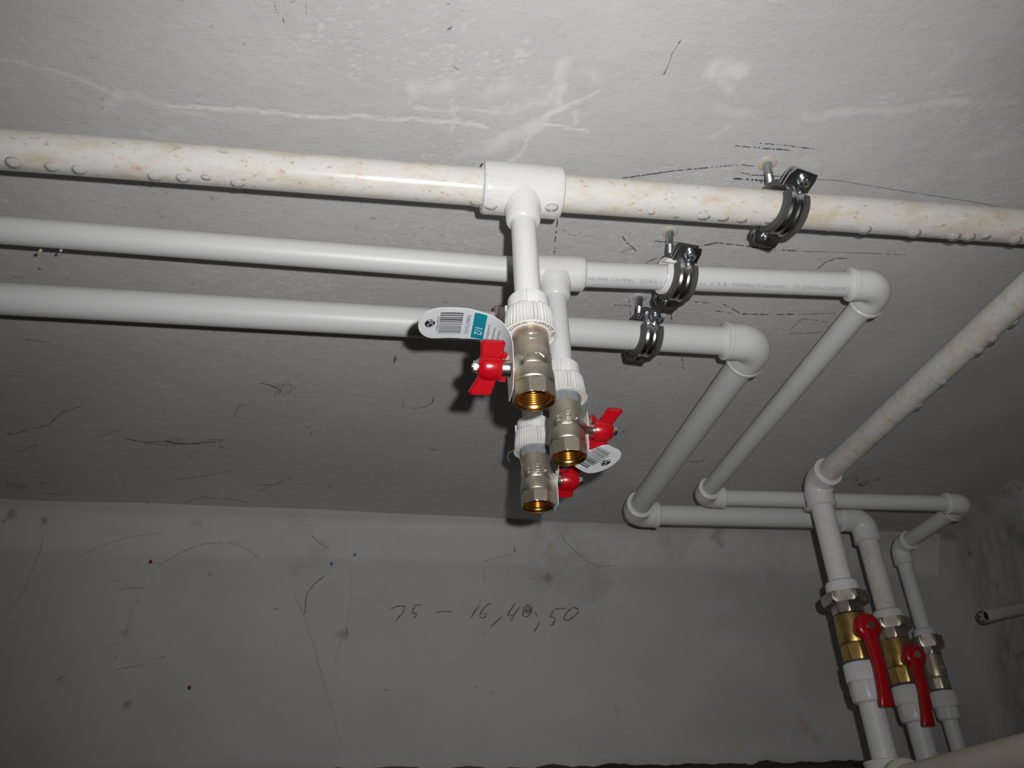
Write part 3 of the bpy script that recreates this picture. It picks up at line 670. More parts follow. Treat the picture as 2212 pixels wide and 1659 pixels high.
for s_, t in (('PPR SDR6 - 32 PN20bar', .72), ('cc 1.2.5', .45)):
    d = unit(C2 - C1); cyl_text(s_, .006, C1 + (C2 - C1) * t, d, R32, (.75, 0, -.66)).build('printed_line', M['print'], pC3, 0)
# sockets and union nuts above the three riser valves
for root, c, rs, rp, zc, zn, hx, ap1, ap2, zb in ((runA, L1, .0222, R32, .349, .331, .316, .0282, .0200, .303), (runC, L2, .0222, R32, .349, .334, .318, .0268, .0195, .304), (runB, L3, .0175, R25, .3525, .339, .3195, .0222, .0160, .309)):
    F = frame(lvl(c, 0), (0, 0, 1))
    MB().lathe([(rp * .97, zc + .001), (rp + .0012, zc + .001), (rs - .002, zc - .0005), (rs, zc - .003), (rs + .0006, zn + .002), (rs + .001, zn - .001), (rp * .8, zn - .001)], F).build('socket', M['fit_stained'] if root is runA else mw, root)
    nb = MB(); nb.lathe([(rs + .0005, zn), (ap1 * 1.06, zn - .0002), (ap1 * 1.15, zn - .002), (ap1 * 1.15, hx + .003), (ap1 * 1.05, hx), (ap2, hx)], F, 96, poly_r(6, ap1, .5)).build('union_nut', M['nut'], root, 30)
    nb = MB(); nb.lathe([(ap2 * .9, hx + .001), (ap2 * 1.1, hx), (ap2 * 1.12, hx - .003), (ap2 * 1.12, zb + .002), (ap2 * 1.02, zb), (ap2 * .8, zb)], F, 96, poly_r(8, ap2, .4)).build('union_tail', M['nut'], root, 30)

# ------------------------------------------------------------------ ball valves with butterfly handles
def raised(word, size, F, z_mid, phi, r):   # lettering cast on the body, reading down the valve
    Pt, Ff = text_mesh(word, size, bold=.00012); n = len(Pt); a = phi + Pt[:, 1] / r
    top = np.stack([(r + .0006) * np.cos(a), (r + .0006) * np.sin(a), z_mid - Pt[:, 0]], 1); bot = top * [r / (r + .0006)] * 1.0; bot[:, 2] = top[:, 2]
    edges = {}
    for f in Ff:
        for i in range(len(f)): e = (f[i], f[(i + 1) % len(f)]); edges[tuple(sorted(e))] = None if tuple(sorted(e)) in edges else e
    faces = list(Ff) + [(e[1], e[0], e[0] + n, e[1] + n) for e in edges.values() if e]
    return MB().add(np.concatenate([top, bot]), faces, F)
def butterfly_valve(base, side, label, words, paste, tilt, lean=0):
    root = thing('ball_valve', label, 'valve', base)
    F = frame(base, (math.sin(lean), 0, math.cos(lean)), (1, 0, 0))
    nk, nb_, rd = M['nickel'], M['nickel_bright'], M['red']
    b = MB()
    pr = [(.0095, .002), (.0132, .002), (.0136, .000), (.0137, -.016), (.0141, -.0175), (.0145, -.0185), (.0146, -.031), (.0153, -.034), (.0158, -.039), (.0156, -.0425), (.0150, -.0434), (.0151, -.0440)]
    b.lathe(pr, F, 72)
    # octagonal mouth with bevelled crown
    b.lathe([(.0150, -.0440), (.0158, -.0447), (.0161, -.0455), (.0161, -.0545), (.0156, -.0559), (.0150, -.0563), (.0143, -.0563)], F, 96, poly_r(8, .0147, .39))
    body = b.build('body', nk, root, 28)
    t = MB(); prt = [(.0148, -.0563), (.0131, -.0553), (.0124, -.0536)]
    for k in range(9): z = -.0530 + k * .0018; prt += [(.0121, z), (.0111, z + .0009)]
    t.lathe(prt + [(.0105, -.036), (.0, -.0355)], F, 64); t.build('threaded_mouth', M['brass_in'], root, 60)
    for wd, ph, zm, sz in words: raised(wd, sz, F, zm, ph, .0152 if zm < -.018 else .0137).build('cast_lettering', nb_, body, 0)
    pan = MB()                               # raised panel that carries the lettering
    for a0, a1_ in ((-2.02, -.92), (-2.62, -2.14)):
        g = [np.array([(r_ * math.cos(a), r_ * math.sin(a), z) for r_, z in ((.0140, -.0187), (.0149, -.0189), (.0152, -.0194), (.0152, -.0308), (.0149, -.0314), (.0140, -.0316))]) for a in np.linspace(a0, a1_, 14)]
        pan.rings(g, cap0=True, cap1=True, F=F)
    pan.build('cast_panel', nk, body, 40)
    if paste:
        MB().lathe([(.0134, .0016), (.0150, .0014), (.0146, -.001), (.0141, -.0055), (.0137, -.0070), (.0130, -.0072)], F, 60, lambda th, r, z: r + (.0004 * np.sin(7 * th + 2) + .0003 * np.sin(13 * th)) * (z < 0)).build('thread_sealant', M['paste'], root)
    # stem to the side
    so = xf(F, [(0, 0, -.0292)])[0]; sd = np.array([side, 0, 0.]); wa = unit((0, -math.sin(tilt), math.cos(tilt)))   # wing axis
    S_ = frame(so, sd, wa)                   # local x = wing axis, z = out along the stem
    MB().lathe([(.0130, .0085), (.0108, .0125), (.0072, .0165), (.0066, .018), (.0066, .0245), (.0045, .025)], S_, 40).build('stem_housing', nb_, root)
    st = MB(); st.box(S_ @ frame((.0085, -.001, .0195), (0, 0, 1), (1, 0, 0)), .0034, .0036, .0036, .0005); st.build('stop_pin', nk, root)
    h = MB()
    h.lathe([(.0062, .0228), (.0088, .0230), (.0093, .0238), (.0093, .0345), (.0085, .0368), (.0064, .0395), (.004, .040), (.0, .040)], S_, 64, lambda th, r, z: r * (1 + .04 * np.cos(2 * th)))
    handle = h.build('handle', rd, root, 40)
    for sgn, (i0, o0, i1, o1, ln) in ((1, (.0235, .0385, .0215, .0395, .0205) if side < 0 else (.0255, .0385, .0330, .0470, .0205)), (-1, (.0250, .0385, .0285, .0455, .0215) if side < 0 else (.0235, .0370, .0195, .0360, .0170))):
        poly = [(sgn * .0045, i0), (sgn * ln * .55, i0 + (i1 - i0) * .45), (sgn * (ln - .0015), i1), (sgn * ln, i1 + .0015), (sgn * ln, o1 - .002), (sgn * (ln - .002), o1), (sgn * ln * .5, o0 + (o1 - o0) * .35), (sgn * .0045, o0)]
        Fw = S_ @ np.array([[1, 0, 0, 0], [0, 0, -1, 0], [0, 1, 0, 0], [0, 0, 0, 1.]])   # local x = wing, y = stem
        if sgn < 0: poly = poly[::-1]
        wm = MB(); wm.prism(poly, .0056, Fw, .0016); wm.build('wing', rd, handle, 30)
    tb = MB(); tb.box(S_ @ frame((-.0088, .002, .0215), (0, 0, 1), (1, 0, 0)), .0035, .006, .0055, .0006); tb.box(S_ @ frame((.0105, -.002, .0222), (0, 0, 1), (1, 0, 0)), .0035, .005, .0045, .0006); tb.build('stop_tab', rd, handle)
    MB().lathe([(0, .0395), (.0052, .0395), (.0056, .0399), (.0056, .0405), (.0050, .0408), (.0030, .0408)], S_, 40).build('washer', nb_, root)
    MB().lathe([(.0030, .0405), (.0044, .0405), (.0046, .0409), (.0046, .0428), (.0042, .0434), (.0022, .0434), (.0020, .0444), (0, .0446)], S_, 60, poly_r(6, .0039, .2)).build('nut', nb_, root, 30)
    return root, so
W2 = [('PN16', -1.62, -.0252, .0054), ('1/2', -1.22, -.0245, .0054), ('CE', -2.2, -.0255, .0052)]
W1 = [('H', -1.62, -.0085, .0092), ('Y', -1.40, -.0242, .0095)]
v1, s1 = butterfly_valve(H1, -1, 'nickel ball valve with red butterfly handle pointing left, hanging from the nearest stained pipe', W1, False, .88)
v2, s2 = butterfly_valve(H2, 1, 'nickel ball valve with red butterfly handle pointing right, hanging from the thin middle pipe', W2, True, .85)
v3, s3 = butterfly_valve(H3, 1, 'lowest nickel ball valve with red butterfly handle, hanging from the farthest pipe', W2, True, .85)
# wisp of hemp at the lowest adapter
hm = thing('hemp_wisp', 'thin curled wisp of yellow hemp fibre beside the lowest hanging valve', 'fibre', H3 + [-.0145, 0, 0])
for pts in ([(0, .004, 0), (-.003, .002, -.006), (-.001, .001, -.013), (.001, 0, -.020)], [(-.001, .002, -.003), (-.008, 0, -.001), (-.013, 0, -.004), (-.014, 0, -.010), (-.012, 0, -.013)], [(.001, .002, .001), (-.004, 0, -.003), (-.002, -.002, -.012), (0, -.002, -.03)]):
    pts = np.array(pts); t = np.linspace(0, len(pts) - 1, 16); q = np.stack([np.interp(t, range(len(pts)), pts[:, i]) for i in range(3)], 1)
    MB().sweep(list(H3 + [-.0135, -.004, 0] + q), [.00018] * 16, 6, True, True).build('fibre', M['hemp'], hm)

# ------------------------------------------------------------------ card tags on the valve stems
def tag_strip(label, ctrl, wv, outline, loc, prints):
    """ctrl: points of the middle line; wv: width direction at each; outline(s01) -> half width"""
    root = thing('product_tag', label, 'tag', loc)
    ctrl = np.array(ctrl, float); n = len(ctrl); ext = np.vstack([2 * ctrl[0] - ctrl[1], ctrl, 2 * ctrl[-1] - ctrl[-2]]); wv = np.array([unit(q) for q in wv]); C_, W_ = [], []
    for i in range(n - 1):
        p0, p1, p2, p3 = ext[i:i + 4]
        for t in np.linspace(0, 1, 24, endpoint=i == n - 2):
            C_.append(.5 * (2 * p1 + (p2 - p0) * t + (2 * p0 - 5 * p1 + 4 * p2 - p3) * t * t + (3 * p1 - p0 - 3 * p2 + p3) * t ** 3)); W_.append(wv[i] * (1 - t) + wv[i + 1] * t)
    C_ = np.array(C_); S = np.concatenate([[0], np.cumsum(np.linalg.norm(np.diff(C_, axis=0), axis=1))]); W_ = np.array(W_)
    def pos(s, w_, off):
        s = np.asarray(s, float); w_ = np.asarray(w_, float)
        c = np.stack([np.interp(s, S, C_[:, i]) for i in range(3)], -1); T = np.stack([np.interp(s + .0008, S, C_[:, i]) - np.interp(s - .0008, S, C_[:, i]) for i in range(3)], -1)
        W = np.stack([np.interp(s, S, W_[:, i]) for i in range(3)], -1); T /= np.linalg.norm(T, axis=-1, keepdims=True)
        W -= T * (W * T).sum(-1, keepdims=True); W /= np.linalg.norm(W, axis=-1, keepdims=True); nn = np.cross(T, W)
        return c + W * w_[..., None] + nn * np.asarray(off)[..., None]
    L = S[-1]; ss = np.concatenate([[0, .0006, .0015], np.linspace(.003, L - .016, 60), L - .016 + .016 * np.sin(np.linspace(0, math.pi / 2, 16)[1:])]); k = 13
    hw = np.array([outline(s, L) for s in ss]); uu = np.linspace(-1, 1, k); mb = MB(); h = .00022
    sg = np.repeat(ss[:, None], k, 1); wg = hw[:, None] * uu[None]
    A = pos(sg, wg, np.full(sg.shape, h)).reshape(-1, 3); B = pos(sg, wg, np.full(sg.shape, -h)).reshape(-1, 3); m_ = len(ss); F_ = []
    id_ = lambda i, j: i * k + j
    for i in range(m_ - 1):
        for j in range(k - 1):
            q = (id_(i, j), id_(i + 1, j), id_(i + 1, j + 1), id_(i, j + 1)); F_.append(q); F_.append(tuple(x + m_ * k for x in q[::-1]))
    rim = [id_(i, 0) for i in range(m_)] + [id_(m_ - 1, j) for j in range(1, k)] + [id_(i, k - 1) for i in range(m_ - 2, -1, -1)] + [id_(0, j) for j in range(k - 2, 0, -1)]
    for a, b in zip(rim, rim[1:] + rim[:1]): F_.append((b, a, a + m_ * k, b + m_ * k))
    mb.add(np.concatenate([A, B]), F_); mb.build('card', M['tag'], root, 40)
    prints(root, pos, L, h + .00012)
    return root
def p_rect(pos, s0, s1, w0, w1, off, mt, root, name, nn=10):
    s = np.linspace(s0, s1, nn); mb = MB(); P_ = np.concatenate([pos(s, np.full(nn, w0), np.full(nn, off)), pos(s, np.full(nn, w1), np.full(nn, off))])
    mb.add(P_, [(i, i + 1, i + 1 + nn, i + nn) for i in range(nn - 1)]); return mb.build(name, mt, root, 0)
def p_text(pos, word, size, s, w_, off, mt, root, dw, name='printed_text', stretch=1):   # letters run along the width (dw = +-1), tops towards the stem
    Pt, Ff = text_mesh(word, size, bold=.00002); q = pos(s - Pt[:, 1], w_ + dw * Pt[:, 0] * stretch, np.full(len(Pt), off)); return MB().add(q, Ff).build(name, mt, root, 0)
def barcode(pos, s0, s1, w0, w1, off, root, seed):
    r = random.Random(seed); mb = MB(); w_ = w0; nn = 6; s = np.linspace(s0, s1, nn)
    while w_ < w1:
        b = r.choice([.00035, .0005, .0005, .0008, .0012]); e = min(w_ + b, w1); P_ = np.concatenate([pos(s, np.full(nn, w_), np.full(nn, off)), pos(s, np.full(nn, e), np.full(nn, off))])
        mb.add(P_, [(i, i + 1, i + 1 + nn, i + nn) for i in range(nn - 1)]); w_ = e + r.choice([.0004, .0005, .0007, .0011])
    mb.build('barcode', M['ink'], root, 0)
def logo(pos, s, w_, r, off, root, dw):
    th = np.arange(28) * 2 * math.pi / 28; MB().add(pos(s + r * .95 * np.cos(th), w_ + r * 1.25 * np.sin(th), np.full(28, off)), [tuple(range(28))]).build('certification_mark', M['ink'], root, 0)
    p_text(pos, 'РС', r * 1.55, s, w_ - dw * r * .1, off + .0001 * np.sign(off), M['white_ink'], root, dw, 'certification_mark'); p_text(pos, 'т', r * .9, s - r * .3, w_ + dw * r * 1.05, off + .00012 * np.sign(off), M['white_ink'], root, dw, 'certification_mark')

def out1(s, L):
    e = L - s
    if s < .0015: return .0085 + s * 1.5
    hw = .0185
    hw = np.interp(s, [0, .012, .030, .048, .068, .080, L], [.0105, .0125, .0155, .0168, .0168, .0190, .0195])
    if e < .016: hw *= math.sqrt(max(1e-4, 1 - ((.016 - e) / .016) ** 2.2)) 
    return max(hw, .0004)
def prints1(dw, teal=True):
    def f(root, pos, L, h):
        off = SGN * h
        logo(pos, L - .0085, -.001 * dw, .0040, off, root, dw); barcode(pos, L - .0325, L - .0155, -.0138, .0128, off, root, 5)
        p_text(pos, '4610007928595', .0021, L - .0142, 0, off, M['ink'], root, dw, stretch=1.35)
        if teal:
            p_text(pos, 'FWB63-П15-Н15', .0042, L - .0365, 0, off, M['ink_blue'], root, dw, stretch=.80)
            p_rect(pos, L - .0500, L - .0405, -.0158, .0162, off, M['teal'], root, 'teal_band'); p_text(pos, '1/2', .0085, L - .0452, .0055 * dw, off * 1.4, M['white_ink'], root, dw)
            p_text(pos, 'ручка бабочка', .0028, L - .0530, .004 * dw, off, M['ink'], root, dw); p_text(pos, 'полнопроходной', .0024, L - .0575, .004 * dw, off, M['ink'], root, dw); p_text(pos, 'Кран шаровой', .0028, L - .0620, .004 * dw, off, M['ink'], root, dw)
    return f
SGN = 1
yc = .5035
tag_strip('white card tag with barcode and teal 1/2 band, on the nearest hanging valve', [V(x, yc, z) for x, z in ((.0868, .2995), (.0872, .3120), (.0872, .3260), (.0858, .3400), (.0790, .3520), (.0660, .3585), (.0450, .3600), (.0200, .3570))], [(0, 1, 0)] * 8, out1, s1 + [-.0165, 0, 0], prints1(1))
lw, ww = unit((.79, .61, -.05)), unit((.575, -.80, .176))
bc = at(1284, 988, y=.622)
def out2(s, L):
    e = L - s
    hw = np.interp(s, [0, .008, .013, .016, .035, .0385, .042, L], [.0090, .0095, .0090, .0050, .0045, .0150, .0190, .0205])
    if e < .016: hw *= math.sqrt(max(1e-4, 1 - ((.016 - e) / .016) ** 2.4))
    return max(hw, .0004)
tx_ = s2[0] + .0175
tag_strip('white card tag with barcode, behind the handle of the middle hanging valve', [V(tx_, .611, .346), V(tx_, .611, .334), V(tx_ - .0006, .611, .324), V(tx_ - .0012, .6115, .3165)] + [bc - lw * .0115 + [0, 0, .0012], bc - lw * .004, bc + lw * .008, bc + lw * .0225], [(0, -1, 0), (0, -1, 0), (.1, -1, 0), (.3, -1, .05), ww, ww, ww, ww], out2, s2 + [.0175, 0, 0], prints1(-1, False))
tx_ = s3[0] + .0170
def out3(s, L):
    e = L - s; hw = np.interp(s, [0, .008, .020, .030, L], [.0095, .0115, .012, .0195, .0205])
    return max(hw * (math.sqrt(max(1e-4, 1 - ((.016 - e) / .016) ** 2.4)) if e < .016 else 1), .0004)
tag_strip('curled white card tag squeezed behind the lowest hanging valve handle', [V(tx_ + .0006, .706, .300), V(tx_ + .0006, .706, .316), V(tx_ + .0012, .706, .332), V(tx_ + .006, .706, .344), V(tx_ + .018, .707, .350), V(tx_ + .030, .709, .352)], [(0, -1, 0)] * 6, out3, s3 + [.0170, 0, 0], prints1(-1, False))

# ------------------------------------------------------------------ pipe clamps with hanger bolts
def arc_band(mb, sec, a0, a1, F, n=44):      # sec: closed section of (x along pipe, radius)
    rings = []
    for a in np.linspace(a0, a1, n): rings.append(np.array([(x, r * math.cos(a), r * math.sin(a)) for x, r in sec]))
    return mb.rings(rings, cap0=True, cap1=True, F=F)
def clamp(label, c, rin, wd, tilt, anchor, rubber_in, ear=1.0, sleeve=None, drop=0, yaw=0, split=157, twist=0):
    root = thing('pipe_clamp', label, 'clamp', c, 'pipe clamps under the ceiling')
    view = unit((0, -.76, -.65))
    Rt = np.array(Matrix.Rotation(tilt, 3, Vector(view))) @ np.array(Matrix.Rotation(yaw, 3, 'Z'))
    F = np.eye(4); F[:3, :3] = Rt; F[:3, 3] = c + np.array([0, 0, -drop])
    a1 = math.radians(split); a2 = math.radians(split + 180); gap = .10
    t = .0016; h = wd / 2; g = .0011
    pf = [(-h, rin), (-h, rin + t), (-h * .62, rin + t), (-h * .50, rin + t + g), (-h * .16, rin + t + g), (-h * .02, rin + t), (h * .18, rin + t), (h * .30, rin + t + g), (h * .56, rin + t + g), (h * .66, rin + t), (h, rin + t), (h, rin)]
    arc_band(MB(), pf, a1 + gap, a2 - gap, F).build('front_band', M['zinc'], root, 50)
    arc_band(MB(), pf, a2 + gap, a1 + 2 * math.pi - gap, F).build('rear_band', M['zinc'], root, 50)
    hl = h + .0026
    rf = [(-hl, rubber_in), (-hl, rin + .0026), (-h + .0022, rin + .0026), (-h + .0020, rin + .0017), (-h - .0002, rin + .0016), (-h - .0002, rin - .0001), (h + .0002, rin - .0001), (h + .0002, rin + .0016), (h - .0020, rin + .0017), (h - .0022, rin + .0026), (hl, rin + .0026), (hl, rubber_in)]
    for b0, b1 in ((a1 + gap + .34, a2 - gap - .12), (a2 + gap + .12, a1 + 2 * math.pi - gap - .3)): arc_band(MB(), rf, b0, b1, F).build('rubber_lining', M['rubber'], root, 50)
    for k_, (a, sg) in enumerate(((a1, 1), (a1, -1), (a2, 1), (a2, -1))):   # ears: front and rear at each split
        e = np.array([0, math.cos(a), math.sin(a)]); tg = np.array([0, -math.sin(a), math.cos(a)])
        ro = rin + t * .5; ln = (.0150 if a == a1 else .0105) * ear
        front = (a == a1) == (sg == 1)
        off = sg * (gap * rin + .0004)
        Fe = F @ np.vstack([np.column_stack([[1, 0, 0], e, tg, e * ro + tg * off]), [0, 0, 0, 1]])
        hw = h * 1.38
        L_ = ln if front else ln * .92
        poly = [(-hw, -.001), (hw, -.001), (hw, L_ * .62), (hw * .82, L_), (-hw * .82, L_), (-hw, L_ * .62)]
        eb = MB(); ny = 7; ys = np.linspace(-.001, L_, ny); rows = []
        for y in ys:                          # plate bent slightly outward at its tip
            wv_ = hw if y < L_ * .6 else hw * (1 - .18 * (y - L_ * .6) / (L_ * .4)); bow = sg * .0022 * max(0, (y / L_)) ** 2 * (1.4 if front else .4)
            rows.append(np.array([(-wv_, y, -t / 2 + bow), (wv_, y, -t / 2 + bow), (wv_, y, t / 2 + bow), (-wv_, y, t / 2 + bow)]))
        eb.rings(rows, cap0=True, cap1=True, F=Fe); eb.build('ear', M['zinc'], root, 30)
    e = np.array([0, math.cos(a1), math.sin(a1)]); tg = np.array([0, -math.sin(a1), math.cos(a1)])
    sx = h * .25
    sc_ = e * (rin + .0078 * ear) + np.array([sx, 0, 0]) + tg * (gap * rin + .0032)
    Fs = F @ np.vstack([np.column_stack([np.cross(e, tg), e, tg, sc_]), [0, 0, 0, 1]])
    sh = MB(); sh.lathe([(.0030, -.002), (.0052, -.0008), (.0053, .0006), (.0047, .0022), (.0030, .0032), (.0026, .0032), (.0024, .0016), (0, .0016)], Fs, 40); head = sh.build('screw_head', M['zinc'], root)
    sl = MB(); sl.box(Fs @ frame((0, 0, .0028), (0, 0, 1)), .0072, .0013, .0016, .0002); sl.box(Fs @ frame((0, 0, .0028), (0, 0, 1), (0, 1, 0)), .0072, .0013, .0016, .0002); sl.build('screw_slot', M['stud'], head)
    th = []; zz = -.001
    while zz > -.0185: th += [(.0028, zz), (.0024, zz - .0004)]; zz -= .0008
    MB().lathe([(0, .001)] + th + [(.0018, -.019), (0, -.019)], Fs, 24).build('screw', M['zinc'], root)
    MB().lathe([(.0028, -.0100), (.0058, -.0100), (.0060, -.0104), (.0060, -.0128), (.0056, -.0132), (.0028, -.0132)], Fs, 48, poly_r(4, .0046, .4)).build('screw_nut', M['zinc'], root, 30)
    e2 = -e; tg2 = -tg; sc2 = e2 * (rin + .0055 * ear) + np.array([-h * .1, 0, 0]) - tg2 * (gap * rin + .002)
    Fs2 = F @ np.vstack([np.column_stack([np.cross(e2, -tg2), e2, -tg2, sc2]), [0, 0, 0, 1]])
    MB().lathe([(0, .0042), (.0024, .0042), (.0028, .0034), (.0028, .0004), (.0050, .0002), (.0050, -.0028), (0, -.003)], Fs2, 36).build('rear_screw', M['zinc'], root)
    # hanger bolt up to the ceiling
    b0 = c + np.array([-.1 * rin, .004, rin + t - drop - .0006]); top = anchor; d = top - b0; Ln = np.linalg.norm(d); Fb = frame(b0, d)
    MB().lathe([(.0035, -.002), (.0074, -.0012), (.0078, .0008), (.0078, .0062), (.0070, .0072), (.0038, .0072)], Fb, 48, poly_r(6, .0066, .2)).build('boss_nut', M['stud'], root, 30)
    pr = [(.0036, 0)]; z = .006
    while z < Ln * .55: pr += [(.0040, z), (.0034, z + .0006)]; z += .0012
    pr += [(.0037, Ln * .56), (.0037, Ln * .84), (.0044, Ln * .87), (.0046, Ln * .93), (.0042, Ln + .004)]
    MB().lathe(pr, Fb, 32).build('hanger_bolt', M['stud'], root, 50)
    Fp = frame(top, (0, 0, -1))
    MB().lathe([(.0040, -.004), (.0042, .0018), (.0062, .0022), (.0082, .0014), (.0092, .0002), (.0094, -.003)], Fp, 40, lambda th_, r, z: r * (1 + .05 * np.sin(3 * th_ + 1))).build('wall_plug', M['plug'], root)
    if sleeve:
        ro, ri, x0, x1 = sleeve; sm = MB(); n_ = 60; rings = []
        for a in np.linspace(a1 + .35, a1 + .35 + 2 * math.pi - .5, n_): rings.append(np.array([(x, r * math.cos(a), r * math.sin(a)) for x, r in ((x0, ri), (x0, ri + .0012), (x0 + .0008, ri + .0016), (x0 + .0006, ro - .0006), (x0 + .0012, ro), (x1 - .0012, ro), (x1, ro - .0006), (x1, ri))]))
        sm.rings(rings, cap0=True, cap1=True, F=F); sm.build('white_sleeve', M['sleeve'], root, 40)
    return root
def on_run(p, q, x): return p + (q - p) * ((x - p[0]) / (q[0] - p[0]))
ca = on_run(TEE1, A1, .3345); cbp = on_run(TEE2, B1, .2718); cc_ = on_run(TEE3, C1, .2690)
clamp('skewed zinc pipe clamp with dark rubber lining, on the nearest stained pipe', ca, .0207, .0190, -.05, on_ceiling(1657, 352, -.001), .0177, ear=1.15, yaw=.21)
clamp('zinc pipe clamp with white sleeve inside, on the thin middle pipe', cbp, .0200, .0185, .0, on_ceiling(1447, 500, -.001), .0182, ear=1.05, sleeve=(.0180, .0142, -.0160, .0105), drop=.0005, yaw=.15)
clamp('small-eared zinc pipe clamp on the farthest of the three ceiling pipes', cc_, .0200, .0190, .0, on_ceiling(1381, 641, -.001), .0168, ear=.85, yaw=.14)

# ------------------------------------------------------------------ riser valves with lever handles and the pipes below them
def riser_valve(c, label, m_, r, z0, zm, z1, lever, mouth=None):
    root = thing('ball_valve', label, 'valve', lvl(c, z1)); F = frame(lvl(c, 0), (0, 0, 1))
    b = MB(); H = z0 - z1
    b.lathe([(r * .8, z0 + .001), (r * .98, z0), (r, z0 - .002), (r * 1.0, z0 - H * .28), (r * 1.03, z0 - H * .34), (r * 1.04, zm + .004), (r * 1.0, zm + .001), (r * .95, zm), (r * .96, zm - .001)], F, 72)
    b.lathe([(r * .96, zm - .001), (r * 1.02, zm - .0016), (r * 1.05, zm - .0035), (r * 1.05, z1 + .004), (r * .98, z1 + .0005), (r * .9, z1)], F, 96, poly_r(8, r * .965, .43))
    b.build('body', m_, root, 28)
    MB().lathe([(r * .7, z1 + .0012), (r * .98, z1 + .001), (r * 1.0, z1 - .001), (r * .96, z1 - .0028), (r * .7, z1 - .003)], F, 60).build('seal_ring', M['rubber'], root)
    if lever:
        hx, hy, hz, tz, hr, yoff = lever
        hub = V(hx, hy, hz); Fl = frame(hub, (0, -1, 0), (1, 0, 0)) ; so = lvl(c, hz)
        MB().sweep([so, so + (hub - so) * .55, hub + [0, .004, 0]], [r * .55, r * .42, r * .36], 28, True, True).build('stem_housing', m_, root)
        lv = MB(); hb = MB(); hb.lathe([(hr * .4, -.006), (hr * .92, -.0055), (hr, -.003), (hr, .0015), (hr * .93, .0045), (hr * .7, .0068), (hr * .32, .0078), (0, .0080)], Fl, 56); handle = hb.build('lever_hub', M['red'], root, 40)
        L = hz - tz; rows = []
        for t_, wv_, dp, sh in ((.02, .010, .010, -.001), (.12, .0090, .010, .000), (.25, .0082, .009, .0), (.5, .0076, .008, .001), (.75, .0074, .0072, .001), (.86, .0082, .0072, .001), (.97, .0096, .0066, .001), (1.0, .0090, .0050, .001)):
            ctr = hub + np.array([yoff * t_, -.001 - .010 * smooth(.1, .5, np.array(t_)) + .004 * t_, -L * t_]); th = np.arange(16) * 2 * math.pi / 16
            rows.append(np.stack([ctr[0] + wv_ * hr / .0175 * np.sign(np.cos(th)) * np.abs(np.cos(th)) ** .6, ctr[1] + dp * .75 * np.sign(np.sin(th)) * np.abs(np.sin(th)) ** .6, np.full(16, ctr[2])], 1))
        MB().rings(rows, cap0=True, cap1=True).build('lever', M['red'], handle, 45)
        MB().lathe([(.0050, .0070), (.0052, .0088), (.0048, .0100), (0, .0102)], Fl, 40, poly_r(6, .0045)).build('lever_nut', M['nickel_bright'], root, 30)
    return root
rv1 = riser_valve(L1, 'brass ball valve with long red lever on the left, nearest riser pipe', M['brass'], .0212, .3015, .2625, .2400, (.6330, 1.0130, .2745, .1740, .0175, -.006))
rv2 = riser_valve(L2, 'brass ball valve with red lever on the middle riser pipe', M['brass'], .0208, .3030, .2620, .2380, (.7800, 1.1490, .2690, .1710, .0172, -.013))
rv3 = riser_valve(L3, 'slim dull nickel ball valve on the right riser, nearest the corner', M['nickel'], .0160, .3085, .2710, .2525, None)
for wd_t, ph, zm in (('PN', -1.7, .285), ('3/4', -1.3, .285)): raised(wd_t, .005, frame(lvl(L3, 0), (0, 0, 1)), zm, ph, .0162).build('cast_lettering', M['nickel_bright'], rv3, 0)
def lower(c, label, r_rib, r_low, rp, zt, zm, zb, zend, m_):
    root = thing('riser_pipe', label, 'pipe', lvl(c, zend)); F = frame(lvl(c, 0), (0, 0, 1)); seg = 360; n = 60
    pr = [(rp * .7, zt - .0008), (r_rib * .96, zt - .0004), (r_rib, zt - .0015), (r_rib * 1.01, zm + .004), (r_rib * 1.0, zm + .001), (r_rib * .96, zm)]
    d = rib_dirt(n, seg) * .18
    MB().lathe(pr, F, seg, ribbed(n, .0007, zm + .004, zt - .0015), dirt=np.concatenate([d if .001 < i < 4 else d * 0 for i in range(len(pr))])).build('ribbed_skirt', m_, root, 50)
    MB().lathe([(r_rib * .9, zm + .001), (r_low, zm - .0005), (r_low * 1.02, (zm + zb) / 2), (r_low * .97, zb + .003), (r_low * .92, zb), (rp + .0015, zb - .0015), (rp + .001, zb - .0022), (rp * .97, zb - .0022)], F, 72, poly_r(8, r_low * .965, .2)).build('collar', m_, root, 30)
    pipe(MB(), lvl(c, zb - .001), lvl(c, zend), rp).build('pipe', mp, root)
    return root
lo1 = lower(L1, 'left riser pipe below its valve, bending into a thick yellowed pipe toward the camera', .0240, .0226, R32, .2380, .2135, .1890, .118, mw)
EL = lvl(L1, .088)
elbow(MB(), EL, (0, 0, 1), (0, -1, 0), .0275, .0315, R32).build('elbow', M['fit_stained'], lo1)
pipe(MB(), EL + [0, -.028, 0], V(L1[0] + .012, YF, .108), .0225).build('pipe', M['thick'], lo1)
MB().lathe([(.0220, -.003), (.0290, -.003), (.0300, -.001), (.0300, .009), (.0285, .011), (.0220, .011)], frame(EL + [0, -.030, 0], (0, -1, 0))).build('socket', M['thick'], lo1)
lo2 = lower(L2, 'middle riser pipe below its valve, running down past the thick yellowed pipe', .0238, .0222, R32, .2350, .2085, .1855, ZF + .001, mw)
lo3 = lower(L3, 'right thin riser pipe below the slim nickel valve', .0198, .0182, R25, .2500, .2250, .2070, ZF + .001, mw)

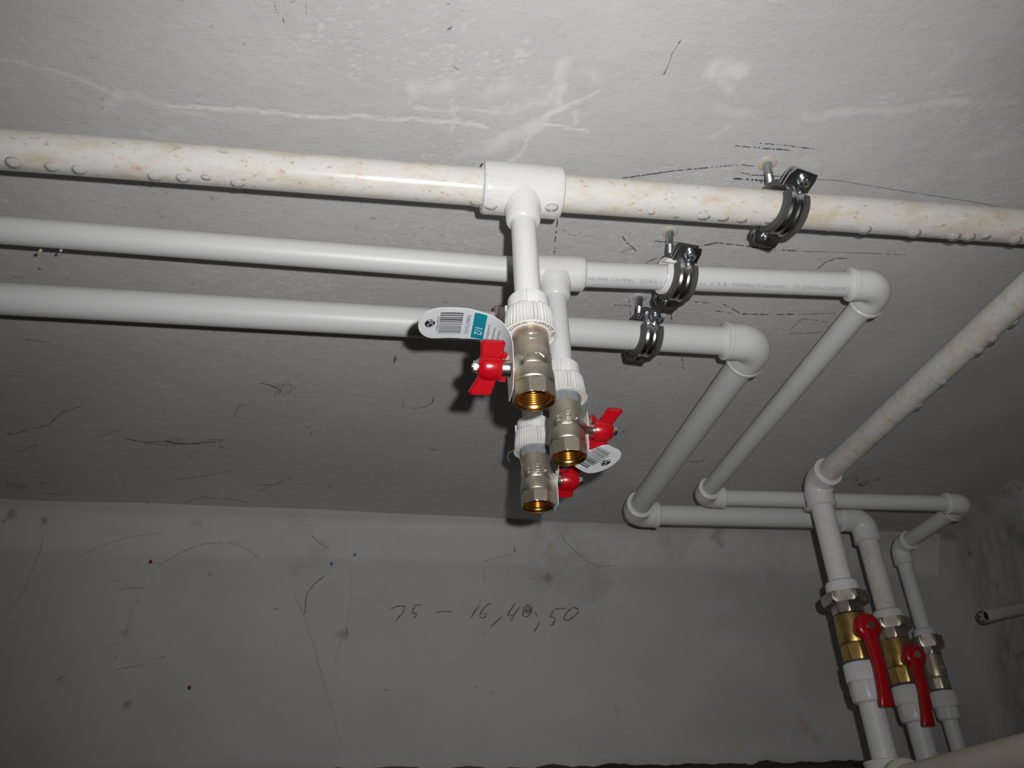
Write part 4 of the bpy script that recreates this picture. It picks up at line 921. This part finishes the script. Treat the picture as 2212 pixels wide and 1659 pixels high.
# cut-off pipe stub sticking out of the right wall
s0 = at(2124, 1332, y=1.205); s1_ = at(2230, 1309, y=1.235); dS = unit(s1_ - s0); s1_ = s0 + dS * .125
st = thing('pipe_stub', 'short cut-off grey pipe stub with dark open end, in the right wall', 'pipe', s1_)
Fs = frame(s0, dS); Ls = .125
MB().lathe([(.0075, .012), (.0080, .001), (.0098, 0), (.0106, .002), (.0108, Ls * .5), (.0112, Ls)], Fs, 40, lambda th, r, z: r * (1 + .03 * np.sin(5 * th + z * 300))).build('pipe', M['rough_wall'], st)
MB().lathe([(0, .03), (.0078, .03), (.0080, .0012), (.0092, -.0003)], Fs, 40).build('bore', M['bore_brown'], st)
for k in range(14):
    a = random.uniform(3.6, 5.6); z = random.uniform(.004, .022); c = xf(Fs, [(.0107 * math.cos(a), .0107 * math.sin(a), z)])[0]; rr = random.uniform(.0005, .0011)
    MB().lathe([(0, -rr), (rr * .8, -rr * .5), (rr, 0), (rr * .7, rr * .6), (0, rr * .8)], frame(c, dS), 8).build('dirt_spot', M['soot'], st)

# ------------------------------------------------------------------ water drops under the stained pipe
def drop_mesh(i):
    rnd = random.Random(i); mb = MB(); prof = [(.0, .0009), (1.0, .0009)]
    mb.lathe([(.55, .25), (1.0, .16), (1.02, -.02), (.97, -.22), (.84, -.48), (.62, -.72), (.33, -.88), (.0, -.93)], np.eye(4), 28)
    me = bpy.data.meshes.new('water_drop'); me.from_pydata([tuple(p) for p in np.concatenate(mb.v)], [], mb.f); me.polygons.foreach_set('use_smooth', np.ones(len(me.polygons), bool)); me.materials.append(M['water']); return me
dm = drop_mesh(0)
def drop(px, py, axis0, axis1, r, size, label, group, flat=1.):
    # the drop clings to the pipe where the sight line through the photo pixel meets its underside
    d = unit(axis1 - axis0); o = np.array([0, 0, CZ]); v = unit(ray(px, py)); wv = o - axis0
    vv_ = v - d * (v @ d); w2 = wv - d * (wv @ d); A_, B_, C_ = vv_ @ vv_, 2 * vv_ @ w2, w2 @ w2 - r * r; D_ = B_ * B_ - 4 * A_ * C_
    t = (-B_ - math.sqrt(max(D_, 0))) / (2 * A_); p = o + v * t
    ax = axis0 + d * ((p - axis0) @ d); n = unit(p - ax)
    hang = unit(n * .75 + np.array([0, 0, -.5]))
    ob = bpy.data.objects.new('water_drop', dm); col.objects.link(ob)
    F = frame(ax + n * (r - .0002), -hang, d); s = size * .58
    mt = Matrix([[F[i, 0] * s * 1.15, F[i, 1] * s, F[i, 2] * s * .78 * flat, F[i, 3]] for i in range(3)] + [[0, 0, 0, 1]]); ob.matrix_world = mt
    ob['label'] = label; ob['category'] = 'water drop'; ob['group'] = group
la = ('clear water drop on the stained pipe, left of its tee', 'drops left of the large tee')
lb_ = ('clear water drop on the stained pipe, between its tee and clamp', 'drops between tee and clamp')
lc = ('clear water drop on the stained pipe, right of its clamp', 'drops right of the clamp')
ld = ('clear water drop under the slanting stained pipe at far right', 'drops on the receding stained pipe')
ORD = 'first second third fourth fifth sixth seventh eighth ninth tenth eleventh'.split()
def drops(lst, axis0, axis1, label, group, flat):
    for k, (px, py, s) in enumerate(sorted(lst)): drop(px, py, axis0, axis1, R32, s, label % ORD[k], group, flat(s))
drops([(30, 352, .010), (112, 361, .0085), (171, 367, .0088), (334, 382, .0088), (360, 391, .007), (395, 385, .0085), (445, 384, .006), (513, 396, .0088), (765, 424, .005), (300, 385, .005), (560, 404, .004)], A0, A1, 'clear water drop under the stained pipe left of its tee, %s from the left edge', la[1], lambda s: 1 if s > .008 else .5)
drops([(1407, 460, .005), (1520, 470, .0085), (1562, 473, .008), (1602, 477, .0075), (1663, 478, .007), (1330, 463, .004), (1460, 468, .005)], A0, A1, 'water drop under the stained pipe between its tee and clamp, %s from the tee', lb_[1], lambda s: .6)
drops([(1792, 500, .007), (1868, 496, .0095), (1975, 504, .0095), (2061, 511, .0095), (2093, 512, .0095), (2193, 519, .0095), (2130, 513, .007), (1830, 500, .005), (2020, 512, .005)], A0, A1, 'clear water drop under the stained pipe right of its clamp, %s from the clamp', lc[1], lambda s: 1 if s > .009 else .5)
drops([(2116, 758, .0095), (2145, 733, .010), (2193, 697, .0085), (2037, 827, .008), (1987, 876, .0085)], A1, A2, 'clear water drop under the slanting stained pipe at right, %s from its lower elbow', ld[1], lambda s: 1)
for px, py, s, lab in ((1030, 436, .0095, 'large clear water drop at the left rim of the big tee'),): drop(px, py, A0, A1, R32, s, lab, 'drops at the large tee')
for px, py, s, lab in ((1060, 447, .008, 'clear water drop on the front of the big tee, left of its branch'), (1192, 449, .0085, 'faint water drop on the big tee, right of its branch'), (1079, 461, .005, 'small water drop on the lower edge of the big tee')): drop(px, py, A0, A1, .0222, s, lab, 'drops at the large tee', flat=.6)
drop(1742, 1100, lvl(A2, PZ), lvl(A2, .4), E32, .0075, 'clear water drop on the lower left rim of the stained pipe elbow', 'drops at the corner elbow')
drop(1796, 1058, lvl(A2, PZ), lvl(A2, .4), E32, .0085, 'clear water drop on the right rim of the stained pipe elbow', 'drops at the corner elbow')
# crumbs hanging under the thin pipe at the left
for px, py, s, lab in ((88, 541, .004, 'pale dirt crumb hanging under the thin pipe, leftmost'), (132, 541, .0035, 'pale dirt crumb under the thin pipe, second from the left edge')):
    c = at(px, py, z=PZ - R25 - .001); mb = MB(); mb.lathe([(0, -s * .6), (s * .35, -s * .3), (s * .3, s * .2), (0, s * .5)], frame(c, (.3, .1, 1)), 8); o = mb.build('dirt_crumb', M['plug'], None, 0)
    o['label'] = lab; o['category'] = 'dirt crumb'
clean()
